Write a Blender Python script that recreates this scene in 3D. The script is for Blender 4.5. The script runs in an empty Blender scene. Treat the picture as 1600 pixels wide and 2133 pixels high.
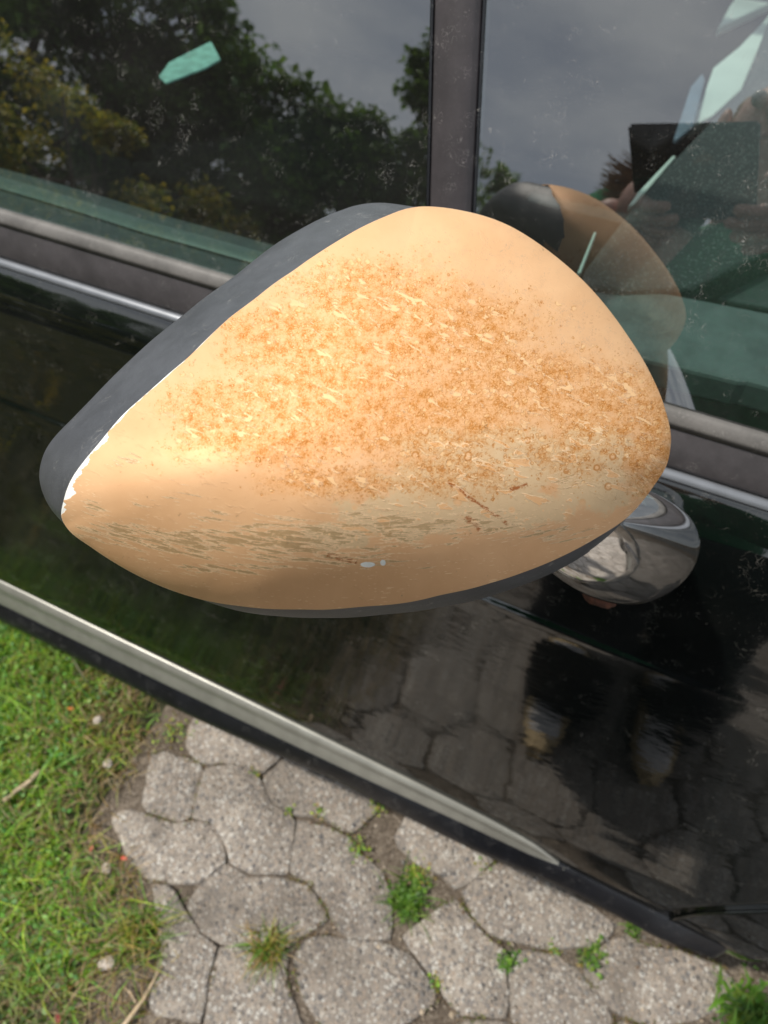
import bpy, bmesh, math, random
import numpy as np
from mathutils import Vector, Matrix

random.seed(7)
rng = np.random.default_rng(7)
scene = bpy.context.scene
COL = scene.collection

# ---------------------------------------------------------------- camera
CAM_H, YAW, PITCH, FPX = 1.375, math.radians(24.4), math.radians(53.7), 1480.0
cR = np.array([math.cos(YAW), math.sin(YAW), 0.0])
cHd = np.array([-math.sin(YAW), math.cos(YAW), 0.0])
cW = cHd * math.cos(PITCH) + np.array([0, 0, -math.sin(PITCH)])
cD = np.cross(cW, cR)
cC = np.array([0, 0, CAM_H])
cam = bpy.data.cameras.new('camera')
cam_o = bpy.data.objects.new('camera', cam)
COL.objects.link(cam_o)
M3 = Matrix((cR, -cD, -cW)).transposed()
cam_o.matrix_world = Matrix.Translation(Vector(cC)) @ M3.to_4x4()
cam.sensor_fit = 'VERTICAL'
cam.sensor_height = 34.6
cam.sensor_width = 34.6
cam.lens = FPX / 2133 * 34.6
cam.clip_start, cam.clip_end = 0.01, 3000
cam.dof.use_dof = True
cam.dof.focus_distance = 0.30
cam.dof.aperture_fstop = 11.5
scene.camera = cam_o

# ---------------------------------------------------------------- sky, sun, exposure
SUN_DIR = Vector((-0.37, -0.19, 0.88)).normalized()          # towards the sun
sun_el = math.asin(SUN_DIR.z)
sun_rot = math.atan2(SUN_DIR.x, SUN_DIR.y)
world = bpy.data.worlds.new("World")
scene.world = world
world.use_nodes = True
wn, wl = world.node_tree.nodes, world.node_tree.links
wn.clear()
w_out = wn.new('ShaderNodeOutputWorld')
w_bg = wn.new('ShaderNodeBackground')
w_bg.inputs['Strength'].default_value = 0.088
w_sky = wn.new('ShaderNodeTexSky')
w_sky.sky_type = 'NISHITA'
w_sky.sun_disc = False
w_sky.sun_elevation = sun_el
w_sky.sun_rotation = sun_rot
w_tc = wn.new('ShaderNodeTexCoord')
w_map = wn.new('ShaderNodeMapping'); w_map.inputs['Scale'].default_value = (1.3, 1.3, 3.0)
w_no = wn.new('ShaderNodeTexNoise'); w_no.inputs['Scale'].default_value = 2.2; w_no.inputs['Detail'].default_value = 7; w_no.inputs['Roughness'].default_value = 0.55
w_mr = wn.new('ShaderNodeMapRange'); w_mr.inputs['From Min'].default_value = 0.36; w_mr.inputs['From Max'].default_value = 0.60
w_mr.inputs['To Min'].default_value = 0.45; w_mr.inputs['To Max'].default_value = 0.95
w_mx = wn.new('ShaderNodeMix'); w_mx.data_type = 'RGBA'
w_mx.inputs[7].default_value = (10.0, 10.5, 10.9, 1)
wl.new(w_tc.outputs['Generated'], w_map.inputs['Vector'])
wl.new(w_map.outputs[0], w_no.inputs['Vector'])
wl.new(w_no.outputs[0], w_mr.inputs[0])
wl.new(w_mr.outputs[0], w_mx.inputs[0])
wl.new(w_sky.outputs[0], w_mx.inputs[6])
wl.new(w_mx.outputs[2], w_bg.inputs['Color'])
wl.new(w_bg.outputs[0], w_out.inputs[0])

sun = bpy.data.lights.new('sun', 'SUN')
sun.energy = 3.2
sun.angle = math.radians(1.5)
sun.color = (1.0, 0.94, 0.84)
sun_o = bpy.data.objects.new('sun', sun)
COL.objects.link(sun_o)
sun_o.location = Vector(SUN_DIR) * 30
sun_o.rotation_euler = SUN_DIR.to_track_quat('Z', 'Y').to_euler()

scene.view_settings.view_transform = 'Standard'
scene.view_settings.look = 'None'
scene.view_settings.exposure = 0.25
scene.view_settings.gamma = 1.0
scene.view_settings.use_curve_mapping = False
scene.render.engine = 'CYCLES'
scene.cycles.max_bounces = 10
scene.cycles.transparent_max_bounces = 12
scene.cycles.caustics_reflective = False
scene.cycles.caustics_refractive = False

# ---------------------------------------------------------------- geometry helpers
def ray(x, y):
    return (x - 800) * cR + (y - 1066.5) * cD + FPX * cW
def on_plane(x, y, p, n):
    r = ray(x, y)
    return cC + r * (np.dot(np.array(p) - cC, n) / np.dot(r, n))
def at_z(x, y, z): return on_plane(x, y, (0, 0, z), np.array([0, 0, 1.0]))
def at_y(x, y, Y): return on_plane(x, y, (0, Y, 0), np.array([0, 1.0, 0]))
def at_d(x, y, d): return cC + ray(x, y) / FPX * d
BELT_Y, BELT_Z, TILT = 0.4129, 1.0, math.radians(25)
gN = np.array([0, math.cos(TILT), -math.sin(TILT)])
gU = np.array([0, math.sin(TILT), math.cos(TILT)])
gP = np.array([0, BELT_Y, BELT_Z])
def on_glass(x, y): return on_plane(x, y, gP, gN)
def loc(r, d, f): return cC + cR * r + cD * d + cW * f       # point given relative to the phone

def obj(name, verts, faces, mat, parent=None, smooth=False, attrs=None):
    me = bpy.data.meshes.new(name)
    me.from_pydata([tuple(map(float, v)) for v in verts], [], [tuple(map(int, f)) for f in faces])
    if mat is not None:
        me.materials.append(mat)
    if smooth:
        me.polygons.foreach_set('use_smooth', [True] * len(me.polygons))
    for k, a in (attrs or {}).items():
        at = me.attributes.new(k, 'FLOAT', 'POINT')
        at.data.foreach_set('value', np.asarray(a, dtype=np.float32))
    me.update()
    o = bpy.data.objects.new(name, me)
    COL.objects.link(o)
    if parent is not None:
        o.parent = parent
        o.matrix_parent_inverse = parent.matrix_world.inverted() if parent.type != 'EMPTY' else Matrix.Translation(-parent.location)
    return o

def obj_bm(name, bm, mat, parent=None, smooth=False):
    me = bpy.data.meshes.new(name)
    bmesh.ops.recalc_face_normals(bm, faces=bm.faces)
    bm.to_mesh(me); bm.free()
    if mat is not None: me.materials.append(mat)
    if smooth: me.polygons.foreach_set('use_smooth', [True] * len(me.polygons))
    o = bpy.data.objects.new(name, me)
    COL.objects.link(o)
    if parent is not None:
        o.parent = parent
        o.matrix_parent_inverse = Matrix.Translation(-parent.location) if parent.type == 'EMPTY' else Matrix.Identity(4)
    return o

def empty(name, location=(0, 0, 0)):
    o = bpy.data.objects.new(name, None)
    COL.objects.link(o)
    o.location = location
    o.empty_display_size = 0.1
    return o

def tag(o, label=None, cat=None, group=None, kind=None):
    if label: o['label'] = label
    if cat: o['category'] = cat
    if group: o['group'] = group
    if kind: o['kind'] = kind
    return o

def grid_faces(nu, nv, close_u=False):
    f = []
    for i in range(nu if close_u else nu - 1):
        for j in range(nv - 1):
            a, b = i * nv + j, ((i + 1) % nu) * nv + j
            f.append((a, b, b + 1, a + 1))
    return f

def pchip(x, xp, yp):
    xp, yp = np.asarray(xp, float), np.asarray(yp, float)
    h = np.diff(xp); d = np.diff(yp) / h
    m = np.zeros_like(yp); m[0], m[-1] = d[0], d[-1]
    for i in range(1, len(xp) - 1):
        if d[i - 1] * d[i] > 0:
            w1, w2 = 2 * h[i] + h[i - 1], h[i] + 2 * h[i - 1]
            m[i] = (w1 + w2) / (w1 / d[i - 1] + w2 / d[i])
    x = np.clip(x, xp[0], xp[-1])
    k = np.clip(np.searchsorted(xp, x) - 1, 0, len(h) - 1)
    t = (x - xp[k]) / h[k]
    return ((2*t**3 - 3*t**2 + 1) * yp[k] + (t**3 - 2*t**2 + t) * h[k] * m[k]
            + (-2*t**3 + 3*t**2) * yp[k + 1] + (t**3 - t**2) * h[k] * m[k + 1])

def box(bm, lo, hi, bevel=0.0):
    r = bmesh.ops.create_cube(bm, size=1.0)
    lo, hi = np.array(lo, float), np.array(hi, float)
    for v in r['verts']:
        v.co = Vector((lo + hi) / 2) + Vector(np.array(v.co) * (hi - lo))
    if bevel:
        es = list({e for v in r['verts'] for e in v.link_edges})
        bmesh.ops.bevel(bm, geom=es, offset=bevel, segments=2, affect='EDGES')

def tube(path, radii, n=10, squash=None, cap=True):
    """verts and faces of a tube along path; squash: list of (vec_a, vec_b) frames"""
    path = [np.array(p, float) for p in path]
    V, F = [], []
    up0 = np.array([0, 0, 1.0])
    for i, p in enumerate(path):
        t = path[min(i + 1, len(path) - 1)] - path[max(i - 1, 0)]
        t = t / (np.linalg.norm(t) + 1e-9)
        a = np.cross(t, up0 if abs(t[2]) < 0.9 else np.array([1.0, 0, 0]))
        a /= np.linalg.norm(a); b = np.cross(t, a)
        ra, rb = radii[i] if hasattr(radii[i], '__len__') else (radii[i], radii[i])
        for k in range(n):
            th = 2 * math.pi * k / n
            V.append(p + a * math.cos(th) * ra + b * math.sin(th) * rb)
    m = len(path)
    for i in range(m - 1):
        for k in range(n):
            F.append((i * n + k, i * n + (k + 1) % n, (i + 1) * n + (k + 1) % n, (i + 1) * n + k))
    if cap:
        F.append(tuple(range(n - 1, -1, -1)))
        F.append(tuple((m - 1) * n + k for k in range(n)))
    return V, F

# ---------------------------------------------------------------- node helpers
class NT:
    def __init__(self, name):
        self.mat = bpy.data.materials.new(name)
        self.mat.use_nodes = True
        self.t = self.mat.node_tree
        self.t.nodes.clear()
        self.out = self.t.nodes.new('ShaderNodeOutputMaterial')
    def node(self, typ, **kw):
        n = self.t.nodes.new(typ)
        for k, v in kw.items(): setattr(n, k, v)
        return n
    def set(self, sock, v):
        if isinstance(v, bpy.types.NodeSocket): self.t.links.new(v, sock)
        elif v is not None:
            if hasattr(sock.default_value, '__len__') and not hasattr(v, '__len__'):
                v = (v,) * len(sock.default_value)
            if hasattr(v, '__len__') and len(v) == 3 and len(sock.default_value) == 4: v = (*v, 1)
            sock.default_value = v
    def m(self, op, a, b=None, c=None, clamp=False):
        n = self.node('ShaderNodeMath', operation=op, use_clamp=clamp)
        self.set(n.inputs[0], a)
        if b is not None: self.set(n.inputs[1], b)
        if c is not None: self.set(n.inputs[2], c)
        return n.outputs[0]
    def vm(self, op, a, b=None):
        n = self.node('ShaderNodeVectorMath', operation=op)
        self.set(n.inputs[0], a)
        if b is not None: self.set(n.inputs[1], b)
        return n.outputs[0]
    def mix(self, f, a, b, blend='MIX'):
        n = self.node('ShaderNodeMix', data_type='RGBA', blend_type=blend)
        self.set(n.inputs[0], f); self.set(n.inputs[6], a); self.set(n.inputs[7], b)
        return n.outputs[2]
    def ss(self, x, a, b, lo=0.0, hi=1.0):
        n = self.node('ShaderNodeMapRange', interpolation_type='SMOOTHSTEP')
        self.set(n.inputs[0], x); self.set(n.inputs[1], a); self.set(n.inputs[2], b)
        self.set(n.inputs[3], lo); self.set(n.inputs[4], hi)
        return n.outputs[0]
    def noise(self, vec, scale, detail=2, rough=0.5, dist=0.0, out=0):
        n = self.node('ShaderNodeTexNoise')
        if vec is not None: self.set(n.inputs['Vector'], vec)
        self.set(n.inputs['Scale'], scale); self.set(n.inputs['Detail'], detail)
        self.set(n.inputs['Roughness'], rough); self.set(n.inputs['Distortion'], dist)
        return n.outputs[out]
    def vor(self, vec, scale, feature='F1', out='Distance', rand=1.0):
        n = self.node('ShaderNodeTexVoronoi', feature=feature)
        if vec is not None: self.set(n.inputs['Vector'], vec)
        self.set(n.inputs['Scale'], scale); self.set(n.inputs['Randomness'], rand)
        return n.outputs[out]
    def map(self, vec, loc=(0, 0, 0), rot=(0, 0, 0), scale=(1, 1, 1)):
        n = self.node('ShaderNodeMapping')
        self.set(n.inputs[0], vec); n.inputs[1].default_value = loc
        n.inputs[2].default_value = rot; n.inputs[3].default_value = scale
        return n.outputs[0]
    def tc(self, which='Object'): return self.node('ShaderNodeTexCoord').outputs[which]
    def attr(self, name, out='Fac'): return self.node('ShaderNodeAttribute', attribute_name=name).outputs[out]
    def rnd(self): return self.node('ShaderNodeObjectInfo').outputs['Random']
    def sep(self, v):
        n = self.node('ShaderNodeSeparateXYZ'); self.set(n.inputs[0], v); return n.outputs
    def comb(self, x, y, z=0.0):
        n = self.node('ShaderNodeCombineXYZ')
        self.set(n.inputs[0], x); self.set(n.inputs[1], y); self.set(n.inputs[2], z); return n.outputs[0]
    def bump(self, h, dist=0.001, strength=1.0, normal=None):
        n = self.node('ShaderNodeBump')
        self.set(n.inputs['Height'], h); self.set(n.inputs['Distance'], dist); self.set(n.inputs['Strength'], strength)
        if normal is not None: self.set(n.inputs['Normal'], normal)
        return n.outputs[0]
    def bsdf(self, **kw):
        n = self.node('ShaderNodeBsdfPrincipled')
        for k, v in kw.items():
            self.set(n.inputs[k.replace('_', ' ')], v)
        return n
    def done(self, shader):
        self.t.links.new(shader if isinstance(shader, bpy.types.NodeSocket) else shader.outputs[0], self.out.inputs[0])
        return self.mat

def simple(name, col, rough=0.5, var=0.15, scale=30, bump=0.0, bscale=200, metallic=0.0, ior=1.5, spec=0.5):
    t = NT(name); v = t.tc()
    n = t.noise(v, scale, 4)
    c = t.mix(t.ss(n, 0.3, 0.7), tuple(x * (1 - var) for x in col), tuple(x * (1 + var) for x in col))
    b = t.bsdf(Base_Color=c, Roughness=rough, Metallic=metallic, IOR=ior)
    b.inputs['Specular IOR Level'].default_value = spec
    if bump: t.set(b.inputs['Normal'], t.bump(t.noise(v, bscale, 3), bump))
    return t.done(b)

def dust_mask(t, v, dens=1.0, s=1.0):
    """fine pale hairs and specks lying on a surface (world-scale metres)"""
    d1 = t.vor(v, 620 * s)
    r1 = t.sep(t.vor(v, 620 * s, out='Color'))
    clus = t.ss(t.noise(v, 26 * s, 4, 0.6), 0.40, 0.72)
    sp = t.m('MULTIPLY', t.m('MULTIPLY', t.ss(d1, 0.28, 0.10), t.m('GREATER_THAN', r1[0], 1 - 0.30 * dens)), t.m('MULTIPLY_ADD', clus, 0.75, 0.15))
    d2 = t.vor(v, 120 * s)
    r2 = t.sep(t.vor(v, 120 * s, out='Color'))
    sp2 = t.m('MULTIPLY', t.ss(d2, t.m('MULTIPLY', r2[2], 0.10), t.m('MULTIPLY', r2[2], 0.04)), t.m('GREATER_THAN', r2[1], 1 - 0.16 * dens))
    # curly hairs: thin iso-lines of warped noise, broken up by a second noise
    wv = t.vm('ADD', v, t.vm('SCALE', t.noise(v, 90 * s, 2, out=1), None))
    n1 = t.noise(v, 130 * s, 1, 0.5, 1.8)
    ln = t.ss(t.m('ABSOLUTE', t.m('SUBTRACT', n1, 0.5)), 0.014, 0.004)
    br = t.ss(t.noise(v, 62 * s, 2), 0.55, 0.62)
    hair = t.m('MULTIPLY', ln, br)
    return t.m('MAXIMUM', t.m('MAXIMUM', sp, sp2), t.m('MULTIPLY', hair, 0.9))

def make_glass(name, tint, f0=0.245, haze=0.012, dirt=0.30):
    t = NT(name)
    v = t.tc()
    geo = t.node('ShaderNodeNewGeometry')
    dt = t.node('ShaderNodeVectorMath', operation='DOT_PRODUCT')
    t.set(dt.inputs[0], geo.outputs['Incoming']); t.set(dt.inputs[1], geo.outputs['Normal'])
    c = t.m('SUBTRACT', 1.0, t.m('ABSOLUTE', dt.outputs['Value']))
    fr = t.m('MULTIPLY_ADD', t.m('POWER', c, 5.0), 1 - f0, f0)
    tr = t.node('ShaderNodeBsdfTransparent'); t.set(tr.inputs[0], tint)
    gl = t.node('ShaderNodeBsdfGlossy'); gl.inputs['Roughness'].default_value = 0.0
    wob = t.bump(t.noise(v, 5.0, 2), 0.00025)
    t.set(gl.inputs['Normal'], wob)
    m1 = t.node('ShaderNodeMixShader'); t.set(m1.inputs[0], fr)
    t.t.links.new(tr.outputs[0], m1.inputs[1]); t.t.links.new(gl.outputs[0], m1.inputs[2])
    df = t.node('ShaderNodeBsdfDiffuse'); t.set(df.inputs[0], (0.62, 0.6, 0.56))
    dm = t.m('MULTIPLY', dust_mask(t, v), dirt)
    patch = t.ss(t.noise(v, 6, 5), 0.35, 0.75)
    dm = t.m('MULTIPLY', dm, t.m('MULTIPLY_ADD', patch, 0.8, 0.4))
    dm = t.m('ADD', dm, t.m('MULTIPLY_ADD', patch, haze, haze * 0.6))
    m2 = t.node('ShaderNodeMixShader'); t.set(m2.inputs[0], dm)
    t.t.links.new(m1.outputs[0], m2.inputs[1]); t.t.links.new(df.outputs[0], m2.inputs[2])
    return t.done(m2)

# ---------------------------------------------------------------- materials
GLASS = make_glass('side_glass', (0.60, 0.77, 0.72), haze=0.017)
GLASS_ROOF = make_glass('roof_glass', (0.76, 0.81, 0.80), 0.08, 0.004, 0.1)

def make_paint():
    t = NT('black_paint'); v = t.tc()
    d = t.m('MULTIPLY', dust_mask(t, v, 0.75, 0.8), 0.20)
    film = t.m('MULTIPLY', t.ss(t.noise(v, 9, 5, 0.6), 0.40, 0.8), 0.012)
    c = t.mix(t.m('ADD', d, film), (0.0035, 0.0048, 0.0045), (0.45, 0.42, 0.37))
    b = t.bsdf(Base_Color=c, Roughness=t.ss(t.noise(v, 5, 6, 0.65), 0.35, 0.8, 0.025, 0.10), IOR=1.80)
    peel = t.bump(t.noise(t.map(v, scale=(1.0, 1.0, 2.2)), 16, 3, 0.55), 0.00022, 1.0, t.bump(t.noise(v, 300, 2), 0.000014))
    t.set(b.inputs['Normal'], peel)
    return t.done(b)
PAINT = make_paint()

def make_trim(name, col, rough, dens=0.5):
    t = NT(name); v = t.tc()
    n = t.noise(v, 24, 8, 0.72)
    c = t.mix(t.ss(n, 0.3, 0.7), tuple(x * 0.72 for x in col), tuple(x * 1.25 for x in col))
    d = t.m('MULTIPLY', dust_mask(t, v, dens, 1.0), 0.30)
    c = t.mix(d, c, (0.45, 0.43, 0.4))
    b = t.bsdf(Base_Color=c, Roughness=rough)
    t.set(b.inputs['Normal'], t.bump(t.noise(v, 1300, 3, 0.6), 0.00016))
    return t.done(b)
BELT_METAL = simple('dull_belt_metal', (0.19, 0.20, 0.22), 0.32, 0.08, 60, metallic=0.4)
TRIM_GREY = make_trim('matt_grey_trim', (0.060, 0.054, 0.057), 0.42)
TRIM_DIV = make_trim('weathered_post_trim', (0.046, 0.039, 0.042), 0.48, 0.5)
TRIM_DARK = make_trim('dark_plastic', (0.026, 0.027, 0.030), 0.40, 0.6)
RUBBER = make_trim('black_rubber', (0.0085, 0.009, 0.0115), 0.27, 0.3)
RIM = make_trim('mirror_rim_plastic', (0.070, 0.074, 0.083), 0.45, 0.55)
SEAL = make_trim('worn_rubber_seal', (0.12, 0.112, 0.105), 0.5, 0.8)
INSERT = simple('satin_metal_insert', (0.27, 0.265, 0.235), 0.33, 0.10, 40, metallic=0.3)
CHROME = None
def make_chrome():
    t = NT('dull_chrome'); v = t.tc()
    d = t.m('MULTIPLY', dust_mask(t, v, 0.35, 1.3), 0.35)
    sc = t.noise(t.map(v, rot=(0, 0, 0.4), scale=(30, 400, 200)), 1.0, 3)
    c = t.mix(d, (0.90, 0.90, 0.90), (0.88, 0.86, 0.82))
    b = t.bsdf(Base_Color=c, Metallic=1.0, Roughness=t.m('MULTIPLY_ADD', sc, 0.10, 0.02))
    return t.done(b)
CHROME = make_chrome()
MIRROR = simple('mirror_silver', (0.85, 0.86, 0.87), 0.02, 0.01, 5, metallic=1.0)
DARK = simple('black_void_plastic', (0.006, 0.006, 0.006), 0.7)
RUST = simple('rusty_screw_brown', (0.10, 0.035, 0.018), 0.8, 0.4, 300)

def make_dash():
    t = NT('dash_grain'); v = t.tc()
    d = t.vor(v, 300, rand=0.7)
    c = t.mix(t.ss(d, 0.30, 0.08), (0.032, 0.034, 0.034), (0.34, 0.34, 0.33))
    b = t.bsdf(Base_Color=c, Roughness=0.6)
    t.set(b.inputs['Normal'], t.bump(d, 0.0015, 1.0))
    return t.done(b)
DASH = make_dash()
PALE = simple('pale_interior', (0.62, 0.66, 0.62), 0.6, 0.05, 14)
LEDGE = simple('interior_ledge', (0.058, 0.068, 0.066), 0.55, 0.15, 60, 0.0006, 900)
LEDGE_HI = simple('interior_ledge_edge', (0.105, 0.125, 0.118), 0.45, 0.1, 40)
CLOTH_DARK = simple('seat_cloth', (0.006, 0.0065, 0.007), 0.95, 0.3, 200, spec=0.05)

# =================================================================== GROUND
def make_soil():
    t = NT('soil'); v = t.tc()
    n = t.noise(v, 14, 8, 0.65)
    g = t.noise(v, 120, 4, 0.6)
    c = t.mix(t.ss(n, 0.35, 0.7), (0.060, 0.043, 0.030), (0.15, 0.115, 0.080))
    c = t.mix(t.ss(g, 0.55, 0.75), c, (0.24, 0.19, 0.135))
    b = t.bsdf(Base_Color=c, Roughness=0.95)
    t.set(b.inputs['Normal'], t.bump(t.m('ADD', n, t.m('MULTIPLY', g, 0.4)), 0.012))
    return t.done(b)
SOIL = make_soil()
def sheet(name, x0, x1, y0, y1, z, mat, nx=2, ny=2):
    xs, ys = np.linspace(x0, x1, nx), np.linspace(y0, y1, ny)
    V = [(x, y, z) for x in xs for y in ys]
    o = obj(name, V, grid_faces(nx, ny), mat)
    o.data.update()
    return o
ground = tag(sheet('ground', -400, 400, -400, 400, -0.03, SOIL), kind='structure')

def make_field():
    t = NT('distant_lawn'); v = t.tc()
    n = t.noise(v, 1.6, 8, 0.7)
    c = t.mix(t.ss(n, 0.3, 0.7), (0.05, 0.06, 0.026), (0.09, 0.09, 0.045))
    c = t.mix(t.ss(t.noise(v, 9, 6, 0.7), 0.55, 0.72), c, (0.20, 0.16, 0.07))
    b = t.bsdf(Base_Color=c, Roughness=0.95)
    t.set(b.inputs['Normal'], t.bump(t.noise(v, 40, 6, 0.7), 0.03))
    return t.done(b)
FIELD = make_field()
tag(sheet('lawn', -60, -0.62, -60, 30, -0.022, FIELD), kind='structure')

def make_road():
    t = NT('rough_asphalt'); v = t.tc()
    g = t.vor(v, 110)
    n = t.noise(v, 3, 7, 0.6)
    c = t.mix(t.ss(n, 0.3, 0.7), (0.075, 0.07, 0.065), (0.13, 0.12, 0.108))
    c = t.mix(t.ss(g, 0.3, 0.1), c, (0.22, 0.2, 0.18))
    b = t.bsdf(Base_Color=c, Roughness=0.9)
    t.set(b.inputs['Normal'], t.bump(g, 0.003))
    return t.done(b)
ROAD = make_road()
tag(sheet('road', -0.62, 40, -7.5, -2.45, -0.018, ROAD), kind='structure')

# ---- hexagonal concrete pavers
def make_concrete():
    t = NT('exposed_aggregate_concrete')
    geo = t.node('ShaderNodeNewGeometry').outputs['Position']
    wv = t.vm('ADD', geo, t.comb(0, 0, t.m('MULTIPLY', t.rnd(), 7.0)))
    wv2 = t.vm('ADD', wv, t.vm('MULTIPLY', t.vm('SUBTRACT', t.noise(wv, 120, 2, out=1), (0.5, 0.5, 0.5)), (0.006, 0.006, 0.006)))
    d1 = t.vor(wv2, 98); k1 = t.sep(t.vor(wv2, 98, out='Color'))
    d2 = t.vor(wv2, 190); k2 = t.sep(t.vor(wv2, 190, out='Color'))
    mort = t.noise(wv, 30, 7, 0.65)
    c = t.mix(t.ss(mort, 0.3, 0.7), (0.22, 0.19, 0.165), (0.40, 0.35, 0.30))
    def stones(kv):
        cr = t.node('ShaderNodeValToRGB'); t.set(cr.inputs[0], kv)
        e = cr.color_ramp; e.interpolation = 'LINEAR'
        cols = [(0.0, (0.13, 0.13, 0.14)), (0.2, (0.24, 0.225, 0.215)), (0.42, (0.38, 0.33, 0.28)), (0.60, (0.42, 0.33, 0.26)), (0.78, (0.55, 0.51, 0.46)), (1.0, (0.70, 0.68, 0.64))]
        e.elements[0].position, e.elements[0].color = cols[0][0], (*cols[0][1], 1)
        e.elements[1].position, e.elements[1].color = cols[1][0], (*cols[1][1], 1)
        for p, cc in cols[2:]:
            el = e.elements.new(p); el.color = (*cc, 1)
        return cr.outputs[0]
    g2 = t.m('MULTIPLY', t.ss(d2, 0.62, 0.40), t.m('GREATER_THAN', k2[0], 0.10))
    c = t.mix(t.m('MULTIPLY', g2, 0.8), c, stones(k2[1]))
    rr = t.m('MULTIPLY_ADD', k1[2], 0.40, 0.14)
    g1 = t.m('MULTIPLY', t.ss(t.m('SUBTRACT', d1, rr), 0.06, -0.10), t.m('GREATER_THAN', k1[0], 0.25))
    c = t.mix(t.m('MULTIPLY', g1, 0.85), c, stones(k1[1]))
    # damp stains and lichen
    st = t.ss(t.noise(geo, 7, 5, 0.6), 0.45, 0.72)
    c = t.mix(t.m('MULTIPLY', st, 0.55), c, (0.125, 0.105, 0.085))
    c = t.mix(t.m('MULTIPLY', t.ss(t.noise(geo, 19, 4), 0.62, 0.72), 0.3), c, (0.42, 0.37, 0.32))
    val = t.m('MULTIPLY_ADD', t.rnd(), 0.25, 0.88)
    c = t.mix(1.0, c, t.comb(val, val, val), 'MULTIPLY')
    b = t.bsdf(Base_Color=c, Roughness=0.88)
    h = t.m('ADD', t.m('MULTIPLY', g1, t.ss(d1, 0.4, 0.0)), t.m('ADD', t.m('MULTIPLY', g2, 0.25), t.m('MULTIPLY', t.noise(wv, 160, 4, 0.7), 0.7)))
    t.set(b.inputs['Normal'], t.bump(h, 0.0055))
    return t.done(b)
CONCRETE = make_concrete()

def zoom1(pts): return [(150 + x / 2.2857, 1430 + y / 2.2857) for x, y in pts]
def zoom2(pts): return [(750 + x / 1.8824, 1700 + y / 1.8824) for x, y in pts]
seen_pavers = [zoom1(p) for p in (
    [(650, 40), (560, 190), (545, 290), (600, 362), (740, 366), (840, 380), (890, 425), (1000, 330), (960, 60), (800, -40)],
    [(905, 440), (935, 520), (965, 565), (1060, 605), (1180, 612), (1300, 690), (1340, 690), (1460, 580), (1420, 380), (1180, 250), (1010, 340)],
    [(640, 385), (740, 374), (838, 386), (890, 440), (955, 565), (1058, 622), (1050, 760), (1022, 898), (840, 885), (770, 850), (725, 740), (660, 645), (575, 632), (600, 520)],
    [(370, 330), (440, 300), (545, 335), (635, 385), (602, 510), (565, 632), (480, 640), (330, 580), (345, 450)],
    [(190, 612), (270, 585), (480, 648), (570, 642), (655, 655), (720, 755), (735, 825), (600, 940), (470, 940), (360, 920), (270, 820), (190, 650)],
    [(1064, 630), (1180, 650), (1300, 700), (1350, 770), (1480, 880), (1520, 1000), (1525, 1210), (1300, 1200), (1245, 1105), (1130, 930), (1030, 905), (1045, 770)],
    [(740, 835), (790, 868), (850, 900), (1020, 912), (1115, 935), (1225, 1100), (1130, 1180), (1010, 1235), (860, 1230), (720, 1225), (605, 1165), (545, 1040), (610, 945)],
    [(375, 935), (470, 948), (535, 1040), (590, 1165), (690, 1235), (660, 1350), (640, 1470), (615, 1610), (400, 1560), (365, 1480), (425, 1290), (410, 1100)],
    [(700, 1238), (830, 1242), (1010, 1245), (1030, 1290), (1020, 1420), (1075, 1560), (1120, 1640), (900, 1720), (620, 1640), (645, 1470), (665, 1350)],
)] + [zoom2(p) for p in (
    [(-260, 560), (-235, 480), (-120, 470), (0, 488), (140, 512), (205, 545), (255, 620), (295, 665), (300, 715), (230, 790), (100, 850), (-150, 830), (-240, 680)],
    [(165, 480), (250, 400), (378, 320), (440, 400), (500, 480), (545, 515), (585, 530), (565, 610), (585, 690), (578, 790), (400, 780), (345, 725), (290, 640), (215, 535)],
    [(390, 305), (460, 240), (530, 185), (640, 180), (800, 280), (1000, 420), (1000, 450), (930, 505), (800, 525), (640, 500), (530, 480), (450, 400)],
    [(600, 530), (690, 525), (770, 535), (840, 590), (880, 640), (950, 720), (1000, 790), (980, 860), (700, 870), (600, 830), (588, 690), (590, 610)],
    [(890, 560), (960, 500), (1050, 465), (1100, 500), (1270, 525), (1430, 595), (1510, 695), (1400, 760), (1310, 790), (1200, 840), (1010, 780), (920, 680), (880, 620)],
    [(130, 90), (200, -30), (340, 10), (530, 170), (460, 235), (383, 298), (320, 225), (230, 205)],
    [(410, 800), (580, 805), (690, 880), (640, 1010), (470, 1060), (330, 1000), (300, 860)],
    [(1010, 800), (1200, 860), (1290, 960), (1200, 1100), (1010, 1080), (880, 960), (990, 870)],
)]
def make_sand():
    t = NT('joint_sand'); v = t.tc()
    n = t.noise(v, 18, 8, 0.68); g = t.noise(v, 260, 4, 0.6)
    c = t.mix(t.ss(n, 0.32, 0.7), (0.085, 0.064, 0.046), (0.22, 0.178, 0.14))
    c = t.mix(t.ss(g, 0.52, 0.7), c, (0.36, 0.31, 0.25))
    c = t.mix(t.ss(g, 0.46, 0.34), c, (0.06, 0.045, 0.035))
    b = t.bsdf(Base_Color=c, Roughness=0.95)
    t.set(b.inputs['Normal'], t.bump(t.m('ADD', n, g), 0.005))
    return t.done(b)
paving = tag(sheet('paving', -0.62, 3.2, -2.45, 0.9, -0.0105, make_sand()), kind='structure')

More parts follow.
